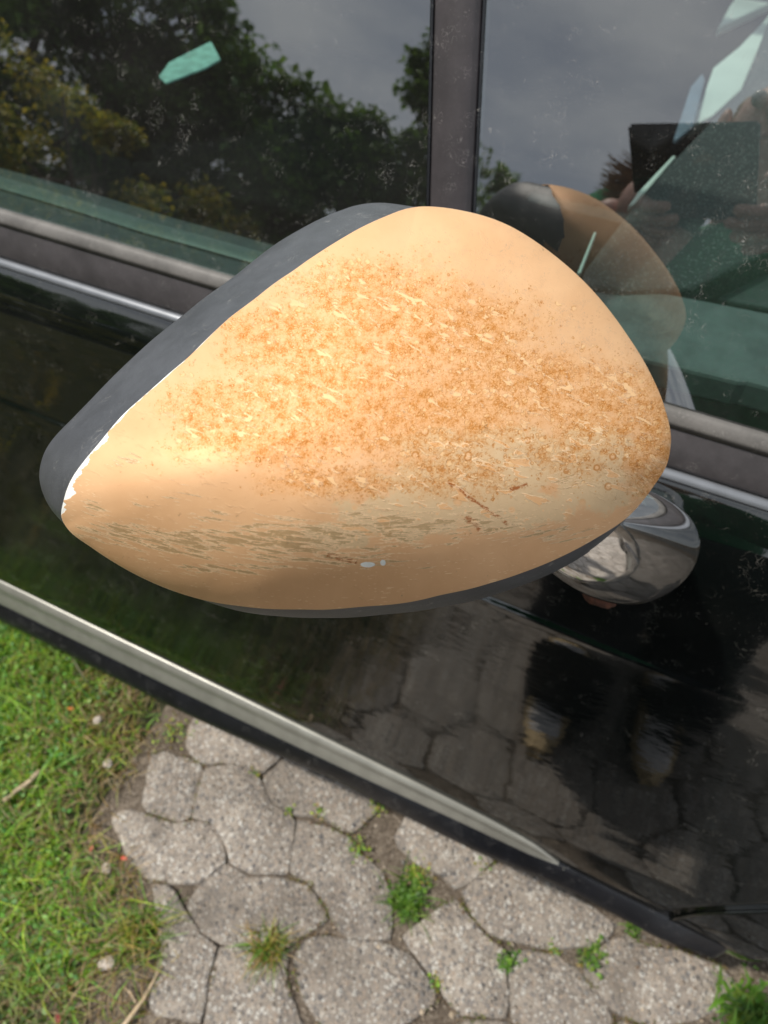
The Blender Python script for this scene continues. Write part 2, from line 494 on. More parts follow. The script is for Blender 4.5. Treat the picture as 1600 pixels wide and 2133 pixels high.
def chaikin(P, k=1, q=0.22):
    P = [np.array(p, float) for p in P]
    for _ in range(k):
        Q = []
        for i in range(len(P)):
            a, b = P[i], P[(i + 1) % len(P)]
            Q += [a * (1 - q) + b * q, a * q + b * (1 - q)]
        P = Q
    return P
def resample(P, step=0.016):
    P = np.array(P); Q = np.concatenate([P, P[:1]]); d = np.r_[0, np.cumsum(np.linalg.norm(np.diff(Q, axis=0), axis=1))]
    n = max(14, int(d[-1] / step)); t = np.linspace(0, d[-1], n, endpoint=False)
    return np.column_stack([np.interp(t, d, Q[:, 0]), np.interp(t, d, Q[:, 1])])
def paver_mesh(P, shrink=0.002, step=0.017):
    P = resample(P, step)
    c = P.mean(0); n = len(P)
    t = np.roll(P, -1, 0) - np.roll(P, 1, 0)
    nn = np.stack([t[:, 1], -t[:, 0]], 1); nn /= np.linalg.norm(nn, axis=1)[:, None] + 1e-9
    wob = rng.normal(0, 0.0009, n); wob = (wob + np.roll(wob, 1)) * 0.8
    chip = np.where(rng.uniform(0, 1, n) < 0.12, rng.uniform(0.001, 0.004, n), 0)
    lay = [(shrink, -0.03), (shrink, -0.0045), (shrink + 0.0012, -0.0016), (shrink + 0.0045, 0.0)]
    V, F = [], []
    for k, (q, z) in enumerate(lay):
        R = P - nn * (q + wob + (chip if k >= 1 else 0))[:, None]
        zz = z + (rng.normal(0, 0.0005, n) if k else 0) - (chip * 0.4 if k >= 2 else 0)
        V += [(x, y, float(h)) for (x, y), h in zip(R, np.broadcast_to(zz, n))]
    V.append((c[0], c[1], 0.0012))
    for k in range(len(lay) - 1):
        for i in range(n):
            j = (i + 1) % n
            F.append((k * n + i, k * n + j, (k + 1) * n + j, (k + 1) * n + i))
    top = (len(lay) - 1) * n
    for i in range(n): F.append((top + i, top + (i + 1) % n, len(V) - 1))
    return V, F
def poly_area(P):
    P = np.array(P); x, y = P[:, 0], P[:, 1]
    return 0.5 * np.sum(x * np.roll(y, -1) - y * np.roll(x, -1))
centres, edge_pts = [], []
for px in seen_pavers:
    P = [at_z(x, y, 0.0)[:2] for x, y in px]
    if poly_area(P) < 0: P = P[::-1]
    P = chaikin(P, 1, 0.08)
    V, F = paver_mesh(P, -0.0018)
    o = obj('paver', V, F, CONCRETE, paving, smooth=True)
    o.location.z = rng.uniform(-0.003, 0.003)
    o.rotation_euler = (rng.normal(0, 0.004), rng.normal(0, 0.004), 0)
    edge_pts.append(np.array(P)); centres.append((np.mean(P, 0), math.sqrt(abs(poly_area(P)) / math.pi)))
# the rest of the paving: hexagons of the same make, laid in the same bond
hexm = []
for k in range(8):
    P = [np.array([math.cos(a), math.sin(a)]) * 0.103 * rng.uniform(0.95, 1.04) for a in np.arange(6) * math.pi / 3 + 0.27]
    V, F = paver_mesh(chaikin(P, 1, 0.08), 0.0022, 0.03)
    o = obj('paver', V, F, CONCRETE, paving, smooth=True)
    hexm.append(o)
first = [True] * 8
ax = 0.103 * 1.732
for i in range(-14, 22):
    for j in range(-16, 12):
        p = np.array([i * ax, j * ax]) @ np.array([[math.cos(0.27 + 0.5236), math.sin(0.27 + 0.5236)], [math.cos(0.27 + 1.5708), math.sin(0.27 + 1.5708)]]) + np.array([0.1, -0.1])
        if not (-0.40 < p[0] < 2.3 and -1.45 < p[1] < 0.55): continue
        if p[1] > 0.36 and (p[0] < -0.35): continue
        if any(np.linalg.norm(p - c) < r + 0.062 for c, r in centres): continue
        k = int(rng.integers(8))
        if first[k]: o = hexm[k]; first[k] = False
        else:
            o = hexm[k].copy(); COL.objects.link(o)
        o.location = (p[0], p[1], rng.uniform(-0.004, 0.003))
        o.rotation_euler = (rng.normal(0, 0.006), rng.normal(0, 0.006), 0)
for k in range(8):
    if first[k]: hexm[k].location = (2.2 + 0.2 * k, -1.2, 0)

# ---- grass, clover and weeds
def make_leafmat(name, rough=0.55, trans=0.35):
    t = NT(name)
    c = t.node('ShaderNodeVertexColor', layer_name='tint').outputs[0]
    b = t.bsdf(Base_Color=c, Roughness=rough)
    tr = t.node('ShaderNodeBsdfTranslucent'); t.set(tr.inputs[0], t.mix(1.0, c, (1.3, 1.25, 0.6), 'MULTIPLY'))
    m = t.node('ShaderNodeMixShader'); m.inputs[0].default_value = trans
    t.t.links.new(b.outputs[0], m.inputs[1]); t.t.links.new(tr.outputs[0], m.inputs[2])
    return t.done(m)
GRASS = make_leafmat('grass_blades', 0.5, 0.45)
LEAF = make_leafmat('tree_leaves', 0.6, 0.42)

def np_mesh(name, V, F4, colors, mat, parent=None, smooth=False):
    """V (n,3); F4 (m,4) quads; colors (n,3)"""
    me = bpy.data.meshes.new(name)
    n, m = len(V), len(F4)
    me.vertices.add(n); me.vertices.foreach_set('co', np.asarray(V, np.float32).ravel())
    me.loops.add(m * 4); me.loops.foreach_set('vertex_index', np.asarray(F4, np.int32).ravel())
    me.polygons.add(m); me.polygons.foreach_set('loop_start', np.arange(0, m * 4, 4, dtype=np.int32))
    me.polygons.foreach_set('loop_total', np.full(m, 4, np.int32))
    if smooth: me.polygons.foreach_set('use_smooth', np.ones(m, bool))
    me.update(calc_edges=True)
    ca = me.color_attributes.new('tint', 'FLOAT_COLOR', 'POINT')
    ca.data.foreach_set('color', np.concatenate([np.asarray(colors, np.float32), np.ones((n, 1), np.float32)], 1).ravel())
    me.materials.append(mat)
    o = bpy.data.objects.new(name, me); COL.objects.link(o)
    if parent is not None:
        o.parent = parent
        o.matrix_parent_inverse = Matrix.Translation(-parent.location)
    return o

def blades(base, length, width, lean_dir, lean, colors, seg=3):
    """arrays of curved tapering blades -> V, F, C"""
    n = len(base)
    V = np.zeros((n, (seg + 1) * 2, 3)); C = np.zeros((n, (seg + 1) * 2, 3))
    side = np.stack([-np.sin(lean_dir), np.cos(lean_dir), np.zeros(n)], 1)
    fwd = np.stack([np.cos(lean_dir), np.sin(lean_dir), np.zeros(n)], 1)
    twist = rng.uniform(-1, 1, n)
    side = side * np.cos(twist)[:, None] + fwd * np.sin(twist)[:, None] * 0.6
    for k in range(seg + 1):
        s = k / seg
        ang = lean * s
        p = base + fwd * (length * s * np.sin(ang))[:, None] + np.array([0, 0, 1.0]) * (length * s * np.cos(ang))[:, None]
        w = (width * (1 - s ** 1.6) + 0.00025)[:, None]
        V[:, 2 * k] = p - side * w; V[:, 2 * k + 1] = p + side * w
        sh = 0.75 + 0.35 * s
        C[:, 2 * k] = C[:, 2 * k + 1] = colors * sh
    idx = np.arange(n)[:, None] * ((seg + 1) * 2)
    F = np.concatenate([np.stack([idx[:, 0] + 2 * k, idx[:, 0] + 2 * k + 1, idx[:, 0] + 2 * k + 3, idx[:, 0] + 2 * k + 2], 1) for k in range(seg)])
    return V.reshape(-1, 3), F, C.reshape(-1, 3)

def leaflets(centre, normal_tilt, size, colors, aspect=0.62):
    """small pointed leaves, one bent quad pair each"""
    n = len(centre)
    az = rng.uniform(0, 2 * np.pi, n)
    tl = normal_tilt
    d = np.stack([np.cos(az) * np.cos(tl), np.sin(az) * np.cos(tl), np.sin(tl)], 1)
    s = np.stack([-np.sin(az), np.cos(az), np.zeros(n)], 1)
    u = np.cross(d, s)
    L = size[:, None]
    a = centre; m = centre + d * L * 0.55 + u * L * 0.12; e = centre + d * L
    V = np.stack([a, m - s * L * aspect / 2, e, m + s * L * aspect / 2], 1).reshape(-1, 3)
    F = np.arange(n * 4).reshape(n, 4)
    C = np.repeat(colors, 4, 0)
    return V, F, C

def merge(parts):
    V, F, C, o = [], [], [], 0
    for v, f, c in parts:
        V.append(v); F.append(f + o); C.append(c); o += len(v)
    return np.concatenate(V), np.concatenate(F), np.concatenate(C)

def pick(cols, n, jitter=0.18, w=None):
    cols = np.array(cols); k = rng.choice(len(cols), n, p=w)
    return np.clip(cols[k] * rng.normal(1, jitter, (n, 1)), 0.004, 1)

G_GREEN = [(0.32, 0.54, 0.06), (0.22, 0.46, 0.06), (0.46, 0.60, 0.07), (0.13, 0.30, 0.06)]
G_YEL = [(0.32, 0.31, 0.05), (0.42, 0.32, 0.09), (0.23, 0.29, 0.04), (0.46, 0.33, 0.14)]
G_DRY = [(0.40, 0.29, 0.15), (0.33, 0.21, 0.10), (0.48, 0.38, 0.22)]
edge_px = [(330, 1400), (335, 1480), (330, 1545), (300, 1600), (235, 1665), (230, 1730), (285, 1790), (305, 1850), (345, 1920), (360, 1985), (335, 2040), (320, 2150)]
edge_w = np.array([at_z(x, y, 0)[:2] for x, y in edge_px])
# right border of the turf as X of a given "row" along the view; rows are measured along cHd
er, eh = edge_w @ cR[:2], edge_w @ cHd[:2]
order = np.argsort(eh)
def edge_r(h): return np.interp(h, eh[order], er[order])

def turf(n, h0, h1, wide, far=False):
    h = rng.uniform(h0, h1, n); d = rng.uniform(0, 1, n) ** 0.8 * wide
    r = edge_r(h) - d
    p = np.stack([r * cR[0] + h * cHd[0], r * cR[1] + h * cHd[1]], 1)
    return p, d
def n2(p, s, seed=0):                                     # cheap smooth noise for patchiness
    k = np.random.default_rng(seed)
    out = np.zeros(len(p))
    for _ in range(6):
        f = k.normal(0, s, 2); out += np.sin(p @ f + k.uniform(0, 6.28))
    return out / 2.2
parts = []
p, d = turf(44000, -0.62, 0.85, 0.75)
bare = n2(p, 22, 3)
# a bare trodden patch beside the pavers low in the picture, thinner near the border
bp = at_z(265, 2050, 0)[:2]
dens = np.clip(0.30 + d * 4.2, 0, 1) * (1 - 0.92 * np.exp(-np.sum((p - bp) ** 2, 1) / 0.048 ** 2))
keep = rng.uniform(0, 1, len(p)) < np.clip(dens + 0.25 * bare, 0.03, 1)
p, d, bare = p[keep], d[keep], bare[keep]
n = len(p)
dry = rng.uniform(0, 1, n) < np.clip(0.66 - d * 3.4 + 0.20 * n2(p, 14, 5), 0.06, 0.85)
col = np.where(dry[:, None], np.concatenate([pick(G_YEL, n)[:, None], pick(G_DRY, n)[:, None]], 1)[np.arange(n), rng.integers(0, 2, n)], pick(G_GREEN, n))
far_ = np.clip((-0.13 - p[:, 1:2]) * 6.0, 0, 1)
col = col * (1 - far_) + far_ * (0.35 * col.mean(1, keepdims=True) * np.array([[1.0, 0.92, 0.62]]) + 0.12 * col)
L = rng.gamma(5, 0.0088, n) * np.where(dry, 1.0, 0.95) * np.clip(0.6 + 3 * d, 0.6, 1.2)
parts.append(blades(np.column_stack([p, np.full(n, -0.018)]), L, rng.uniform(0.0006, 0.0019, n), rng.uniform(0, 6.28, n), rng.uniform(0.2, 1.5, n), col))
# broad clover-like leaves in the dense green to the left
p, d = turf(11000, -0.62, 0.9, 0.8)
k = rng.uniform(0, 1, len(p)) < np.clip((d - 0.075) * 7 + 0.35 * n2(p, 20, 9), 0, 1)
p, d = p[k], d[k]; n = len(p)
col = pick([(0.16, 0.38, 0.06), (0.11, 0.29, 0.055), (0.25, 0.46, 0.09), (0.12, 0.29, 0.09), (0.34, 0.48, 0.14)], n, 0.22)
far_ = np.clip((-0.13 - p[:, 1:2]) * 6.0, 0, 1)
col = col * (1 - far_) + far_ * (0.35 * col.mean(1, keepdims=True) * np.array([[1.0, 0.92, 0.62]]) + 0.12 * col)
parts.append(leaflets(np.column_stack([p, rng.uniform(0.0, 0.034, n)]), rng.uniform(-0.3, 0.9, n), rng.uniform(0.006, 0.014, n), col))
# dry straw lying flat
p, d = turf(2600, -0.6, 0.75, 0.3); n = len(p)
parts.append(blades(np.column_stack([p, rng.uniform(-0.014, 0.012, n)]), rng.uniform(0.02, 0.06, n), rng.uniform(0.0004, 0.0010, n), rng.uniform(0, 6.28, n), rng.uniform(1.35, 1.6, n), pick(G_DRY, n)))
V, F, C = merge(parts)
tag(np_mesh('grass', V, F, C, GRASS), kind='stuff')
# coarser turf farther off, seen only in the car's reflections
n = 26000
G_SAVE = G_GREEN; G_GREEN = [(0.10, 0.12, 0.045), (0.07, 0.09, 0.035), (0.13, 0.13, 0.06)]
p = np.stack([rng.uniform(-5.0, -0.75, n), rng.uniform(-4.5, 0.4, n)], 1)
col = np.where((rng.uniform(0, 1, n) < 0.25)[:, None], pick(G_YEL, n), pick(G_GREEN, n))
V, F, C = blades(np.column_stack([p, np.full(n, -0.022)]), rng.gamma(5, 0.012, n), rng.uniform(0.002, 0.005, n), rng.uniform(0, 6.28, n), rng.uniform(0.2, 1.4, n), col, 2)
tag(np_mesh('rough_grass', V, F, C, GRASS), kind='stuff')
G_GREEN = G_SAVE
# moss and fine weeds in the paver joints
ms = []
for px, py, s, cnt in [(870, 1820, 0.02, 200), (785, 1685, 0.012, 60), (668, 1692, 0.010, 50), (603, 1690, 0.008, 40), (533, 1612, 0.008, 50), (1060, 2010, 0.007, 0), (360, 1520, 0.03, 120), (1010, 1795, 0.012, 50), (1150, 1975, 0.010, 50), (910, 2045, 0.010, 40), (745, 1765, 0.02, 70), (1130, 2020, 0.012, 0)]:
    if not cnt: continue
    c = at_z(px, py, 0)[:2]
    q = c + rng.normal(0, s * 0.6, (cnt, 2))
    colr = np.where((rng.uniform(0, 1, cnt) < 0.4)[:, None], pick(G_YEL, cnt), pick(G_GREEN, cnt))
    ms.append(leaflets(np.column_stack([q, rng.uniform(-0.007, 0.005, cnt)]), rng.uniform(-0.2, 1.1, cnt), rng.uniform(0.003, 0.008, cnt), colr))
for P in edge_pts:
    Q = resample(P, 0.004)
    act = n2(Q, 38, 11) + n2(Q, 90, 12) * 0.6
    for q in Q[act > 0.45]:
        k = int(rng.integers(2, 6))
        pt = q + rng.normal(0, 0.0025, (k, 2))
        ms.append(leaflets(np.column_stack([pt, rng.uniform(-0.007, 0.001, k)]), rng.uniform(0.0, 1.2, k), rng.uniform(0.002, 0.006, k), pick([(0.22, 0.15, 0.08), (0.30, 0.21, 0.11), (0.14, 0.09, 0.05), (0.14, 0.20, 0.04), (0.22, 0.24, 0.05)], k, 0.25)))
V, F, C = merge(ms)
tag(np_mesh('moss', V, F, C, GRASS), kind='stuff')

n = 2600
p = np.stack([rng.uniform(-0.52, 0.75, n), rng.uniform(-0.2, 0.32, n)], 1)
def pebble(n, P, size, cols):
    T = np.array([[1, 0, 0], [0, 1, 0], [-1, 0, 0], [0, -1, 0], [0, 0, 1.0]])
    a = rng.uniform(0, 6.28, n); s = size[:, None, None] * rng.uniform(0.6, 1.2, (n, 1, 3))
    R = np.zeros((n, 3, 3)); R[:, 0, 0] = np.cos(a); R[:, 0, 1] = -np.sin(a); R[:, 1, 0] = np.sin(a); R[:, 1, 1] = np.cos(a); R[:, 2, 2] = 0.8
    V = np.einsum('nij,nkj->nki', R, T[None] * s) + P[:, None, :]
    F = (np.array([[0, 1, 4, 4], [1, 2, 4, 4], [2, 3, 4, 4], [3, 0, 4, 4]])[None] + np.arange(n)[:, None, None] * 5)
    return V.reshape(-1, 3), F.reshape(-1, 4), np.repeat(cols, 5, 0)
gv = bmesh.new()
V, F, C = pebble(n, np.column_stack([p, rng.choice([-0.0085, -0.0075, 0.0005], n, p=[.45, .35, .2])]), rng.gamma(3, 0.0006, n) + 0.0005, pick([(0.32, 0.27, 0.22), (0.2, 0.19, 0.18), (0.42, 0.34, 0.25), (0.14, 0.10, 0.07)], n, 0.2))
gv.free()
me = bpy.data.meshes.new('gravel')
me.from_pydata([tuple(v) for v in V], [], [tuple(f[:3]) for f in F])
ca = me.color_attributes.new('tint', 'FLOAT_COLOR', 'POINT')
ca.data.foreach_set('color', np.concatenate([C, np.ones((len(C), 1))], 1).astype(np.float32).ravel())
gm = NT('crumbs'); gm.done(gm.bsdf(Base_Color=gm.node('ShaderNodeVertexColor', layer_name='tint').outputs[0], Roughness=0.9))
me.materials.append(gm.mat)
go = bpy.data.objects.new('gravel', me); COL.objects.link(go); tag(go, kind='stuff')

W_GREEN = [(0.11, 0.25, 0.03), (0.16, 0.32, 0.04), (0.08, 0.18, 0.03), (0.22, 0.34, 0.05)]
def weed(px, py, nb, lmin, lmax, spread, label, cols, w=None, lean=(0.2, 1.35), wid=(0.0007, 0.0016), leaf=0, leafcols=None, name='grass_tuft', group='weeds growing in the paver joints'):
    c = at_z(px, py, 0)
    root = empty(name, (c[0], c[1], -0.012))
    tag(root, label, 'weed', group)
    q = np.column_stack([c[:2] + rng.normal(0, spread, (nb, 2)), np.full(nb, -0.013)])
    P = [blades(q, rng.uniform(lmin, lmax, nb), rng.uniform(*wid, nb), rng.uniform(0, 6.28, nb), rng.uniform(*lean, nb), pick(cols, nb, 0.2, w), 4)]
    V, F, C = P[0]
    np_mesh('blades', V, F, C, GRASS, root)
    if leaf:
        ql = np.column_stack([c[:2] + rng.normal(0, spread * 1.3, (leaf, 2)), rng.uniform(-0.006, 0.018, leaf)])
        V, F, C = leaflets(ql, rng.uniform(-0.2, 0.8, leaf), rng.uniform(0.005, 0.012, leaf), pick(leafcols or W_GREEN, leaf, 0.2))
        np_mesh('leaves', V, F, C, GRASS, root)
    return root
weed(560, 1975, 260, 0.02, 0.062, 0.011, 'large yellowing grass tuft with dry straw between two pavers', W_GREEN + G_YEL + G_DRY, lean=(0.2, 1.5))
weed(848, 1875, 260, 0.015, 0.05, 0.012, 'dense bright green tuft with leaves in the gap under the sill strip', W_GREEN, leaf=90, leafcols=[(0.10, 0.24, 0.03), (0.14, 0.27, 0.03)])
weed(1058, 2005, 110, 0.01, 0.026, 0.006, 'small upright green sprig in a straight joint between pavers', [(0.06, 0.15, 0.02)], lean=(0.4, 1.4), leaf=40)
weed(1232, 1990, 110, 0.01, 0.022, 0.009, 'low mossy green tuft where three pavers meet near the sill', G_YEL + W_GREEN, lean=(0.6, 1.5), leaf=60)
weed(1325, 1930, 40, 0.008, 0.02, 0.006, 'tiny green sprout beside the black rubber strip', W_GREEN, leaf=36)
weed(1560, 2110, 200, 0.02, 0.05, 0.02, 'broad-leaved dandelion rosette at the corner of the paving', W_GREEN, lean=(0.5, 1.4), wid=(0.003, 0.006), leaf=110, leafcols=[(0.10, 0.25, 0.03), (0.15, 0.30, 0.05), (0.07, 0.16, 0.03)], name='leafy_weed')
weed(300, 1950, 170, 0.03, 0.085, 0.02, 'long arching yellow-green tuft overhanging the edge of the paving', G_YEL + W_GREEN, lean=(0.3, 1.4))

# ---- twigs, stones, fallen leaves on the turf
WOOD = simple('dead_wood', (0.48, 0.37, 0.25), 0.8, 0.25, 90, 0.0008, 300)
STONE = simple('pale_stone', (0.50, 0.44, 0.39), 0.8, 0.12, 60, 0.001, 200)
def twig(px_list, r0, r1, label, z=0.016, side=None):
    P = [at_z(x, y, z) for x, y in px_list]
    P = [P[0] + (P[-1] - P[0]) * s + np.append(rng.normal(0, 0.0012, 2), rng.normal(0, 0.0006)) for s in np.linspace(0, 1, 7)] if len(P) == 2 else P
    V, F = tube(P, [r0 + (r1 - r0) * i / (len(P) - 1) for i in range(len(P))], 8)
    o = obj('twig', V, F, WOOD, smooth=True)
    if side:
        Vs, Fs = tube([at_z(x, y, z) for x, y in side], [r1, r1 * 0.9, r1 * 0.5][:len(side)], 7)
        obj('side_shoot', Vs, Fs, WOOD, o, smooth=True)
    tag(o, label, 'twig', 'dead twigs on the turf')
twig([(8, 1670), (85, 1606)], 0.0040, 0.0047, 'thick pale cut twig lying in the grass by the left edge', 0.022)
twig([(255, 2140), (300, 2080), (338, 2012)], 0.0040, 0.0022, 'forked dry twig lying on bare soil beside the paving', 0.008, [(283, 2088), (272, 2068), (258, 2056)])
def stone(px, py, r, label, z=0.008, mat=STONE, name='stone', cat='stone', group='small stones lying in the turf'):
    bm = bmesh.new(); bmesh.ops.create_icosphere(bm, subdivisions=2, radius=r)
    s = Vector((rng.uniform(0.8, 1.3), rng.uniform(0.8, 1.2), rng.uniform(0.35, 0.5)))
    for v in bm.verts: v.co = Vector((v.co.x * s.x, v.co.y * s.y, v.co.z * s.z)) * (1 + rng.normal(0, 0.09))
    o = obj_bm(name, bm, mat, None, True)
    o.location = at_z(px, py, z); o.rotation_euler = (0, 0, rng.uniform(0, 6))
    tag(o, label, cat, group)
stone(222, 2006, 0.011, 'white rounded stone on the bare soil near the forked twig')
stone(203, 1500, 0.008, 'pale round stone in the turf close to the rubber strip')
stone(222, 1808, 0.010, 'flat whitish stone beside a red petal at the turf edge')
stone(225, 1590, 0.009, 'pointed buff stone among yellow grass')
def petal(px, py, L, colr, label):
    c = at_z(px, py, 0.018)
    m = simple('petal_' + label.split()[0], colr, 0.6, 0.2, 200)
    a = rng.uniform(0, 6.28); d = np.array([math.cos(a), math.sin(a), 0.25]); s = np.array([-math.sin(a), math.cos(a), 0.0])
    V = [c - d * L, c - d * L * .3 + s * L * .45, c + d * L * .4 + s * L * .4, c + d * L, c + d * L * .4 - s * L * .4, c - d * L * .3 - s * L * .45, c + np.array([0, 0, -L * .25])]
    V2 = [v + np.array([0, 0, 0.0006]) for v in V]
    F = [(i, (i + 1) % 6, 6) for i in range(6)] + [(7 + (i + 1) % 6, 7 + i, 13) for i in range(6)] + [(i, 7 + i, 7 + (i + 1) % 6, (i + 1) % 6) for i in range(6)]
    o = obj('fallen_leaf', V + V2, F, m)
    tag(o, label, 'leaf', 'fallen leaves and petals in the turf')
petal(258, 1788, 0.007, (0.55, 0.09, 0.06), 'red petal standing at the border of turf and paving')
petal(190, 1768, 0.006, (0.5, 0.16, 0.10), 'salmon petal half hidden in grass by the paving')
petal(147, 1476, 0.007, (0.62, 0.20, 0.03), 'orange leaf in the grass below the rubber strip')
petal(120, 2122, 0.009, (0.30, 0.05, 0.05), 'dark red leaf at the lower edge of the clover')

# =================================================================== THE CAR
car = empty('car', (-0.4, 1.1, 0.0))
tag(car, 'black car with matt grey belt moulding parked on hexagonal pavers', 'car')

ARCH_X, ARCH_Z, ARCH_R = 0.745, 0.315, 0.362
def gap_x(z): return float(pchip(np.array([z]), [0.0, 0.29, 0.365, 0.41, 0.45, 0.485, 0.525, 0.70, 0.97], [0.268, 0.272, 0.278, 0.290, 0.313, 0.340, 0.368, 0.455, 0.56])[0])
def bow(X):
    X = np.asarray(X, float)
    return np.where(X < -0.9, 0.02 * (X + 0.9) ** 2, np.where(X > 0.36, 0.08 * (X - 0.36) ** 2, 0))
kz = [0.12, 0.15, 0.20, 0.26, 0.30, 0.36, 0.43, 0.50, 0.60, 0.70, 0.772]
ky = [0.38, 0.345, 0.308, 0.275, 0.2610, 0.2545, 0.2625, 0.2790, 0.3020, 0.3230, 0.3365]
kz2 = [0.80, 0.84, 0.88, 0.915, 0.940, 0.9555, 0.9650, 0.970]
ky2 = [0.3425, 0.3485, 0.3540, 0.3605, 0.3690, 0.3800, 0.3890, 0.3980]
def crease_z(X): return 0.787 - 0.053 * np.asarray(X)
def body_y(X, z):
    """outer skin of the near side; a slim ledge (the swage line) fades out towards the front"""
    X, z = np.broadcast_arrays(np.asarray(X, float), np.asarray(z, float))
    zz = z + (0.787 - crease_z(X)) * np.clip(1 - np.abs(z - 0.787) / 0.18, 0, 1)
    y = pchip(zz.ravel(), kz + kz2, ky + ky2).reshape(zz.shape)
    amp = 0.0036 * np.clip((0.165 - X) / 0.10, 0, 1) ** 0.6
    ledge = np.exp(-np.clip(0.787 - zz, 0, 1) / 0.016) * (zz <= 0.787) + np.clip((0.7915 - zz) / 0.0045, 0, 1) * (zz > 0.787)
    return y - amp * ledge + bow(X)

Zs = np.unique(np.concatenate([np.linspace(0.12, 0.42, 18), np.linspace(0.42, 0.75, 22), np.linspace(0.75, 0.83, 70), np.linspace(0.83, 0.86, 10), np.linspace(0.86, 0.97, 40)]))
# front door: everything rearwards of the curved shut line
def skin(name, xa, xb, nx, parent, mat, zlo=lambda z: True):
    cols = []
    for i in range(nx + 1):
        s = i / nx
        for z in Zs:
            x0 = xa(z) if callable(xa) else xa
            x1 = xb(z) if callable(xb) else xb
            cols.append((x0 + (x1 - x0) * s, z))
    A = np.array(cols)
    Y = body_y(A[:, 0], A[:, 1])
    V = np.column_stack([A[:, 0], Y, A[:, 1]])
    F = grid_faces(nx + 1, len(Zs))
    n = len(V)
    return V, F
V, F = skin('door', -1.16, lambda z: gap_x(z) - 0.0013, 90, car, PAINT)
door = obj('door', V, F, PAINT, car, smooth=True)
door['label'] = 'glossy black front door reflecting paving and trees'
sol = door.modifiers.new('thickness', 'SOLIDIFY'); sol.thickness = 0.004; sol.offset = 1 if False else -1
def arch_edge(z):
    dz = z - ARCH_Z
    return ARCH_X - math.sqrt(max(ARCH_R ** 2 - dz * dz, 0)) if abs(dz) < ARCH_R and z < ARCH_Z + ARCH_R else None
# front wing: from the shut line to the wheel arch and over it
def fender():
    bm = bmesh.new()
    xs = np.concatenate([np.linspace(0, 1, 26)])
    rows = []
    for z in Zs:
        if z < 0.225: continue
        x0 = gap_x(z) + 0.0013
        e = arch_edge(z)
        x1 = e if e is not None else 1.75
        rows.append([bm.verts.new((x0 + (x1 - x0) * s, float(body_y(x0 + (x1 - x0) * s, z)), z)) for s in xs])
    zs = [r[0].co.z for r in rows]
    for a in range(len(rows) - 1):
        if (rows[a][-1].co.x < 1.0) != (rows[a + 1][-1].co.x < 1.0): continue
        for b in range(len(xs) - 1):
            bm.faces.new((rows[a][b], rows[a][b + 1], rows[a + 1][b + 1], rows[a + 1][b]))
    # ahead of the wheel
    prev = None
    for z in [z for z in Zs if 0.2 < z < ARCH_Z + ARCH_R]:
        e = 2 * ARCH_X - arch_edge(z)
        row = [bm.verts.new((e + (1.75 - e) * s, float(body_y(e + (1.75 - e) * s, z)), z)) for s in np.linspace(0, 1, 8)]
        if prev:
            for b in range(7): bm.faces.new((prev[b], prev[b + 1], row[b + 1], row[b]))
        prev = row
    return bm
fen = obj_bm('front_wing', fender(), PAINT, car, True)
for mnm in (fen,):
    s_ = mnm.modifiers.new('thickness', 'SOLIDIFY'); s_.thickness = 0.004; s_.offset = 0
V, F = skin('rear_door', -2.7, -1.166, 40, car, PAINT)
rd = obj('rear_door', V, F, PAINT, car, smooth=True)
s_ = rd.modifiers.new('thickness', 'SOLIDIFY'); s_.thickness = 0.004; s_.offset = 0
# dark structure behind the shut lines
bm = bmesh.new()
box(bm, (-2.6, 0.42, 0.16), (0.36, 0.46, 0.93)); box(bm, (-2.6, 0.42, 0.14), (0.36, 2.0, 0.16))
obj_bm('sill', bm, DARK, car)
V = []; 
for z in np.linspace(0.24, 0.96, 30):
    g = gap_x(z)
    V += [(g - 0.012, float(body_y(g, z)) + 0.006, z), (g + 0.012, float(body_y(g, z)) + 0.006, z)]
obj('shut_line_seal', V, [(2 * i, 2 * i + 1, 2 * i + 3, 2 * i + 2) for i in range(29)], DARK, car)

def strip(name, sect, xs, mat, parent, closed=True, yfun=None):
    """extrude a (y,z) section along X; sect(x) gives the list of points"""
    V = []
    for x in xs:
        V += [(x, y, z) for y, z in sect(x)]
    k = len(sect(xs[0])); F = []
    for i in range(len(xs) - 1):
        for j in range(k if closed else k - 1):
            F.append((i * k + j, i * k + (j + 1) % k, (i + 1) * k + (j + 1) % k, (i + 1) * k + j))
    if closed:
        F += [tuple(range(k)), tuple((len(xs) - 1) * k + j for j in range(k - 1, -1, -1))]
    return obj(name, V, F, mat, parent, smooth=True)
# --- belt moulding under the glass
XS = np.linspace(-1.16, 0.50, 60)
def belt_sec(x):
    P = [(0.4300, 0.9950), (0.4150, 1.0035), (0.4105, 1.0040), (0.4070, 1.0010), (0.4045, 0.9960), (0.4010, 0.9900), (0.3975, 0.9820), (0.3950, 0.9745), (0.3945, 0.9715), (0.3965, 0.9690), (0.4300, 0.9690)]
    return [(y + 0.35 * float(bow(x)), z) for y, z in P]
bm_ = strip('belt_moulding', belt_sec, XS, TRIM_GREY, door)
def lip_sec(x):
    b = 0.35 * float(bow(x))
    P = [(0.4155, 1.0030), (0.4175, 1.0085), (0.4150, 1.0105), (0.4110, 1.0085), (0.4070, 1.0035), (0.4050, 0.9990), (0.4075, 1.0018), (0.4110, 1.0048)]
    return [(y + b, z) for y, z in P]
strip('belt_seal', lip_sec, XS, SEAL, door)
def trim_sec(x):
    b = 0.35 * float(bow(x))
    P = [(0.3960, 0.9700), (0.3930, 0.9702), (0.3898, 0.9690), (0.3880, 0.9668), (0.3876, 0.9650), (0.3960, 0.9635)]
    return [(y + b, z) for y, z in P]
strip('belt_trim', trim_sec, XS, BELT_METAL, door)
